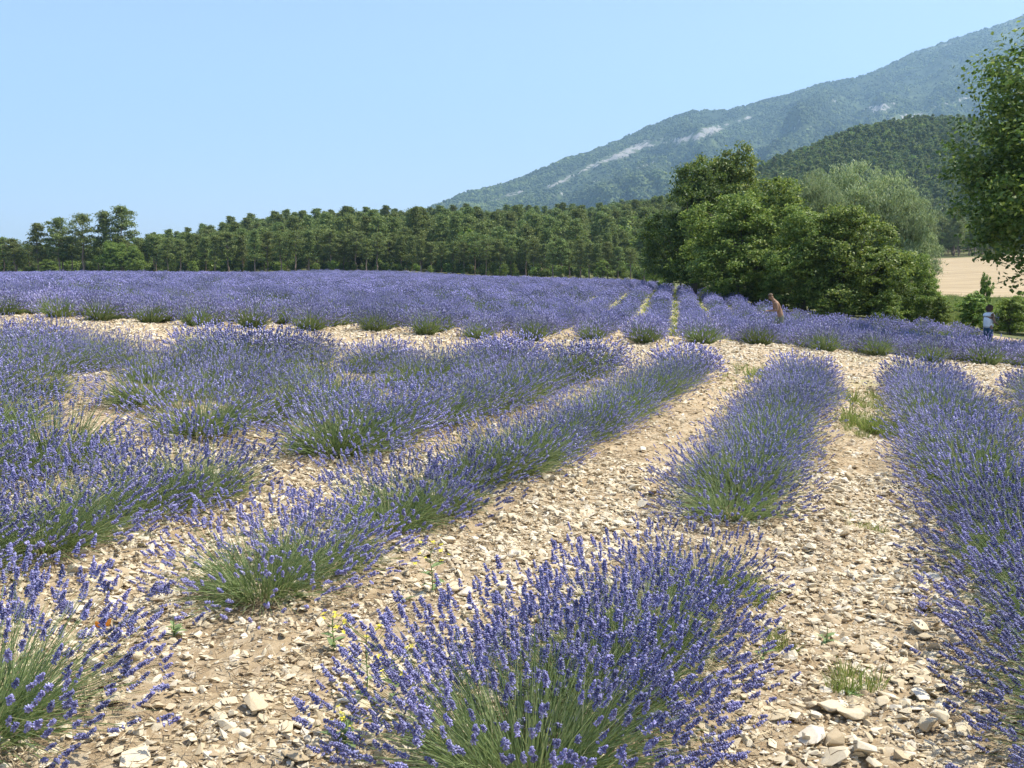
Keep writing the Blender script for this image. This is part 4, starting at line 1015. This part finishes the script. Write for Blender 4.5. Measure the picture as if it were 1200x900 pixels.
# the wood on the nearer hill
far_t = [pine(90, 8, 2.6, .1, 14, 16, 1.1, branches=False)[1], pine(91, 9, 2.2, .1, 14, 16, 1.1, branches=False)[1], round_tree(92, M['oak_dark']), round_tree(93, M['oak'])]
ny, nx = HX.shape; nh = 24000; a = rw.random(nh) * (nx - 1.01); b_ = (rw.random(nh) ** .85) * (ny - 1.01) * (1.12 / 1.5) + 0.0
ia, ib = a.astype(int), b_.astype(int); fa, fb = a - ia, b_ - ib
def bil(Q): return (Q[ib, ia] * (1 - fa) + Q[ib, ia + 1] * fa) * (1 - fb) + (Q[ib + 1, ia] * (1 - fa) + Q[ib + 1, ia + 1] * fa) * fb
hx, hy, hz = bil(HX), bil(HY), bil(HZ); ok = (hx / hy * FPX + 600 < 1420) & (hz > G(hx, hy) - 1)
hx, hy, hz = hx[ok], hy[ok], hz[ok]
k_ = len(hx); s_ = .6 + .55 * rw.random(k_)
o = scatter('hill_forest', np.stack([hx, hy, hz - .3], 1), np.stack([np.zeros(k_), np.zeros(k_), rw.random(k_) * 6.28], 1), np.stack([s_] * 3, 1), rw.choice(4, k_, p=[.4, .3, .2, .1]), source_coll('hill_tree', far_t))
tag(o, 'dense dark wood covering the round hill in front of the mountain', 'forest', kind='stuff')

def mount_tree(seed):
    rr = np.random.default_rng(seed); bm = bmesh.new(); bmesh.ops.create_icosphere(bm, subdivisions=1, radius=1)
    for v in bm.verts: v.co *= .65 + .6 * rr.random()
    me = bpy.data.meshes.new('far_tree'); bm.to_mesh(me); bm.free(); me.materials.append(M['far_wood']); return me
M['far_wood'] = leafy('far_wood', [(0, (.04, .06, .024)), (.5, (.065, .095, .032)), (.85, (.095, .125, .042)), (1, (.13, .16, .06))], 0, .9, by='obj')
n = M['far_wood'].node_tree; hs_ = [x for x in n.nodes if x.bl_idname == 'ShaderNodeHueSaturation'][0]; b = n.nodes['Principled BSDF']
oi = n.nodes.new('ShaderNodeObjectInfo')
lf = ramp(n, noise(n, .0035, 6, .7, oi.outputs['Location']), [(.36, (.50, .56, .56)), (.5, (.9, .9, .85)), (.64, (1.5, 1.4, 1.05))])
n.links.new(mixc(n, 1.0, hs_.outputs[0], lf, 'MULTIPLY'), b.inputs['Base Color'])
ny, nx = MX.shape; nh = 130000; a = rw.random(nh) * (nx - 1.01) * .62; b_ = rw.random(nh) * (ny - 1.01) * (1.03 / 1.35); ia, ib = a.astype(int), b_.astype(int); fa, fb = a - ia, b_ - ib
hx, hy, hz, hs = bil(MX), bil(MY), bil(MZ), bil(MS)
dn_ = fbm(hx / 130, hy / 130, 4, .6); ok = (hs < .12 + .45 * rw.random(nh) ** 2) & (hz > 30) & (rw.random(nh) < np.clip((dn_ - .33) * 6, .12, 1)); hx, hy, hz = hx[ok], hy[ok], hz[ok]; k_ = len(hx); s_ = 2.6 + 3.6 * rw.random(k_) ** 1.6
o = scatter('mountain_forest', np.stack([hx, hy, hz + 1], 1), rw.random((k_, 3)) * 6, np.stack([s_ * 1.15, s_ * 1.15, s_ * .9], 1), rw.integers(0, 4, k_), source_coll('mount_tree', [mount_tree(i) for i in range(4)]))
tag(o, 'blue-green woods scattered over the mountainside', 'forest', kind='stuff')

# ------------------------------------------------------------------ people
skin_m = plain('skin', (.30, .18, .115), .55, .08, 20); hair_m = plain('brown_hair', (.075, .045, .03), .7, .3, 60); hair2_m = plain('short_hair', (.12, .08, .05), .7, .3, 60)
white_m = plain('white_cotton', (.80, .80, .80), .85, .04, 30); jeans_m = plain('blue_denim', (.05, .10, .16), .85, .2, 80); short_m = plain('grey_green_cloth', (.16, .17, .13), .85, .15, 60)
shoe_m = plain('shoe_leather', (.10, .08, .07), .6); eye_m = plain('dark_eye', (.03, .02, .02), .3)
def skinned(name, verts, edges, radii, m_, parent, root=0, sub=2):
    me = bpy.data.meshes.new(name); me.from_pydata([tuple(v) for v in verts], edges, []); me.materials.append(m_)
    o = obj(name, me, parent); s = o.modifiers.new('skin', 'SKIN'); s.use_smooth_shade = True
    for i, q in enumerate(radii):
        rr = q if hasattr(q, '__len__') else (q, q); me.skin_vertices[0].data[i].radius = rr; me.skin_vertices[0].data[i].use_root = (i == root)
    d = o.modifiers.new('sub', 'SUBSURF'); d.levels = sub; d.render_levels = sub; return o
def person(loc, rz, J, label, hair_long, sleeves, extra, sc=1.0):
    """J: joints; the figure faces +X"""
    e = empty('person', loc, rz, sc); tag(e, label, 'person')
    V = []; E = []; Rd = []; ids = {}
    def add(n_, q, rd, par=None):
        ids[n_] = len(V); V.append(Vector(q)); Rd.append(rd)
        if par: E.append((ids[par], ids[n_]))
    add('pelvis', J['pelvis'], (.15, .12)); add('waist', J['waist'], (.135, .105), 'pelvis'); add('chest', J['chest'], (.17, .115), 'waist')
    add('necklow', J['neck'], (.075, .07), 'chest'); nk, hd_ = Vector(J['neck']), Vector(J['head']); add('neck', nk.lerp(hd_, .35), (.055, .055), 'necklow')
    add('jaw', nk.lerp(hd_, .7), (.07, .075), 'neck'); add('skull', hd_, (.082, .095), 'jaw'); add('top', hd_ + (hd_ - nk).normalized() * .085, (.055, .065), 'skull')
    for s in 'LR':
        add('sh' + s, J['sh' + s], (.062, .062), 'chest'); add('el' + s, J['el' + s], (.042, .042), 'sh' + s); add('wr' + s, J['wr' + s], (.028, .03), 'el' + s)
        w_ = Vector(J['wr' + s]); dr = (w_ - Vector(J['el' + s])).normalized(); side = Vector((0, 0, 1)).cross(dr).normalized(); dn_ = dr.cross(side)
        add('palm' + s, w_ + dr * .06, (.022, .034), 'wr' + s)
        for fi, (lf, of) in enumerate(((.072, -.028), (.08, -.01), (.075, .009), (.06, .026))):
            a1 = w_ + dr * .095 + side * of; add('f%d%s' % (fi, s), a1, .0095, 'palm' + s); a2 = a1 + dr * lf * .5 - dn_ * .012; add('g%d%s' % (fi, s), a2, .0085, 'f%d%s' % (fi, s)); add('h%d%s' % (fi, s), a2 + dr * lf * .3 - dn_ * .03, .007, 'g%d%s' % (fi, s))
        t1 = w_ + dr * .04 + side * .035 * (1 if s == 'L' else -1); add('t' + s, t1, .011, 'palm' + s); add('u' + s, t1 + dr * .045 + side * .015 * (1 if s == 'L' else -1) - dn_ * .01, .009, 't' + s)
        add('hip' + s, J['hip' + s], (.095, .095), 'pelvis'); add('kn' + s, J['kn' + s], (.06, .06), 'hip' + s)
        cf = Vector(J['kn' + s]).lerp(Vector(J['an' + s]), .35); add('cf' + s, cf, (.056, .056), 'kn' + s); add('an' + s, J['an' + s], (.036, .036), 'cf' + s); add('toe' + s, Vector(J['an' + s]) + Vector((.15, 0, -.05)), (.035, .028), 'an' + s)
    body = skinned('body', V, E, Rd, skin_m, e)
    up = (hd_ - nk).normalized(); fw = Vector(J['face']).normalized(); fw = (fw - up * fw.dot(up)).normalized(); sd2 = up.cross(fw)
    # nose, ears, eyes, mouth
    def ell(name, c_, ax, m_, parent=e, sub=2):
        bm = bmesh.new(); bmesh.ops.create_icosphere(bm, subdivisions=sub, radius=1); Mx = Matrix((fw * ax[0], sd2 * ax[1], up * ax[2])).transposed().to_4x4(); Mx.translation = c_; bm.transform(Mx); return bm_obj(name, bm, m_, parent, True)
    ell('nose', hd_ + fw * .098 - up * .012, (.02, .013, .022), skin_m)
    for s in (-1, 1):
        ell('ear', hd_ + sd2 * .084 * s - up * .01, (.02, .009, .03), skin_m); ell('eye', hd_ + fw * .083 + sd2 * .032 * s + up * .012, (.012, .014, .009), eye_m)
    ell('mouth', hd_ + fw * .086 - up * .055, (.008, .024, .007), plain('lips', (.42, .16, .13)))
    # hair: a cap of tufts
    bm = bmesh.new(); bmesh.ops.create_icosphere(bm, subdivisions=3, radius=1)
    hr = random.Random(5)
    for v in bm.verts:
        k = 1 + hr.uniform(-.05, .09 if hair_long else .03); v.co *= k
    bmesh.ops.delete(bm, geom=[v for v in bm.verts if v.co.x > .35 and v.co.z < .42 or v.co.z < (-.95 if hair_long else -.25)], context='VERTS')
    hx_ = (.135, .13, .14) if hair_long else (.105, .095, .112); Mx = Matrix((fw * hx_[0], sd2 * hx_[1], up * hx_[2])).transposed().to_4x4(); Mx.translation = hd_ - fw * .012 + up * (.02 if not hair_long else .0); bm.transform(Mx)
    bm_obj('hair', bm, hair_m if hair_long else hair2_m, e, True)
    # clothing
    T = lambda q, f: tuple(v + f for v in q)
    if sleeves:
        skinned('white_top', [V[ids['pelvis']] + Vector((0, 0, -.10)), V[ids['pelvis']] + Vector((0, 0, .05)), V[ids['chest']], V[ids['necklow']] - Vector((0, 0, .045)), Vector(J['shL']) * .85 + V[ids['necklow']] * .15, Vector(J['shR']) * .85 + V[ids['necklow']] * .15],
                [(0, 1), (1, 2), (2, 3), (3, 4), (3, 5)], [(.21, .18), (.20, .165), (.225, .19), (.16, .15), (.085, .09), (.085, .09)], white_m, e)
    lm, kb = (jeans_m, 'an') if sleeves else (short_m, 'kn')
    vs = [V[ids['pelvis']] + (V[ids['waist']] - V[ids['pelvis']]) * .35, V[ids['pelvis']]]; ed = [(0, 1)]; rd = [(.155, .125), (.17, .14)]
    for s in 'LR':
        i = len(vs); vs.append(V[ids['hip' + s]]); ed.append((1, i)); rd.append((.11, .11)); 
        if sleeves: vs += [V[ids['kn' + s]], V[ids['an' + s]] + Vector((0, 0, .02))]; ed += [(i, i + 1), (i + 1, i + 2)]; rd += [(.08, .08), (.065, .065)]
        else: vs += [V[ids['hip' + s]].lerp(V[ids['kn' + s]], .75)]; ed += [(i, i + 1)]; rd += [(.10, .10)]
    skinned('jeans' if sleeves else 'shorts', vs, ed, rd, lm, e, root=1)
    for s in 'LR':
        a = V[ids['an' + s]]; skinned('shoe', [a + Vector((-.04, 0, -.05)), a + Vector((.06, 0, -.055)), a + Vector((.17, 0, -.06))], [(0, 1), (1, 2)], [(.05, .05), (.048, .045), (.042, .03)], shoe_m, e)
    extra(e, V, ids); return e
# the stooping man, bare back, faces left and looks down at something white in his hands
Jm = dict(pelvis=(-.02, 0, .92), waist=(.03, 0, 1.07), chest=(.15, 0, 1.31), neck=(.27, 0, 1.49), head=(.37, 0, 1.61), face=(1, 0, -.8),
          shL=(.20, .19, 1.39), shR=(.20, -.19, 1.39), elL=(.17, .26, 1.12), elR=(.17, -.26, 1.12), wrL=(.42, .13, 1.10), wrR=(.42, -.13, 1.10),
          hipL=(-.02, .10, .85), hipR=(-.02, -.10, .85), knL=(.06, .11, .48), knR=(.02, -.11, .48), anL=(-.04, .11, .09), anR=(-.06, -.11, .09))
def hold_cam(e, V, ids):
    bm = bmesh.new(); bmesh.ops.create_cube(bm, size=1); bmesh.ops.scale(bm, vec=(.05, .11, .07), verts=bm.verts); bmesh.ops.bevel(bm, geom=bm.edges[:], offset=.01, segments=2, affect='EDGES'); bmesh.ops.translate(bm, vec=(.54, 0, 1.15), verts=bm.verts)
    me = bpy.data.meshes.new('white_object'); bm.to_mesh(me); bm.free(); me.materials.append(white_m); o = obj('white_package', me); o.matrix_world = e.matrix_basis.copy(); tag(o, 'small white object held in the stooping man\'s hands', 'package')
ym = 36.0; xm = (914 - 600) / FPX * ym; person((xm, ym, g1(xm, ym) - .02), R(180), Jm, 'bare-chested man in grey shorts stooping among the lavender, looking at his hands', False, False, hold_cam, .97)
Jw = dict(pelvis=(0, 0, .93), waist=(0, 0, 1.07), chest=(.0, 0, 1.28), neck=(.0, 0, 1.43), head=(.03, 0, 1.57), face=(1, 0, -.25),
          shL=(-.01, .17, 1.34), shR=(-.01, -.17, 1.34), elL=(.03, .24, 1.07), elR=(.03, -.24, 1.07), wrL=(.24, .15, 1.02), wrR=(.24, -.15, 1.02),
          hipL=(0, .10, .87), hipR=(0, -.10, .87), knL=(.03, .11, .48), knR=(-.01, -.11, .48), anL=(0, .11, .09), anR=(-.06, -.11, .09))
def hold_bunch(e, V, ids):
    r = np.random.default_rng(4); n_ = 22; b0 = r.normal(0, .012, (n_, 3)) + np.array([.36, 0, .98]); tip = b0 + np.array([[.06, 0, .22]]) + r.normal(0, .05, (n_, 3)); v, f = ribbons(b0, (b0 + tip) / 2, tip, np.full(n_, .006), r)
    e2 = empty('lavender_bunch', (0, 0, 0)); e2.matrix_world = e.matrix_basis.copy(); tag(e2, 'small cut lavender bunch held in front by the standing woman', 'bouquet')
    obj('stems', mesh_np('stems', v, [f], mats=[M['lav_green']]), e2); T_, TF = spike_template(1, r); v, f = place_template(T_, TF, tip, tip - b0, np.full(n_, .06), np.full(n_, .08), r.random(n_) * 6)
    obj('flowers', mesh_np('flowers', v, [f], mats=[M['lav_flower']]), e2)
yw = 37.0; xw = (1158 - 600) / FPX * yw; person((xw, yw, g1(xw, yw) - .02), R(25), Jw, 'woman with curly brown hair, white sleeveless top and jeans standing at the field edge', True, True, hold_bunch)

# ------------------------------------------------------------------ haze
bm = bmesh.new(); bmesh.ops.create_cube(bm, size=1); me = bpy.data.meshes.new('haze'); bm.to_mesh(me); bm.free()
hz_o = obj('haze', me); hz_o.scale = (17000, 17000, 2400); hz_o.location = (0, 2000, 1200 - 420)
hm = bpy.data.materials.new('haze'); hm.use_nodes = True; n = hm.node_tree; n.nodes.remove(n.nodes['Principled BSDF'])
pv = n.nodes.new('ShaderNodeVolumePrincipled'); pv.inputs['Color'].default_value = (.46, .72, 1.0, 1); pv.inputs['Density'].default_value = .000115; pv.inputs['Anisotropy'].default_value = .2
n.links.new(pv.outputs[0], n.nodes['Material Output'].inputs['Volume']); me.materials.append(hm); tag(hz_o, kind='stuff')
bpy.context.view_layer.update()
_e=[abs(proj(*p_)[1]-proj(p_[0],p_[1],g1(p_[0],p_[1]))[1]) for p_ in pts if p_[1]>20 and p_[1]<700]; print('RES',max(_e),file=open('/tmp/res.txt','w'))
print('zrange', GZ.min(), GZ.max(), 'tris', sum(len(m_.loops) - 2 * len(m_.polygons) for m_ in bpy.data.meshes))
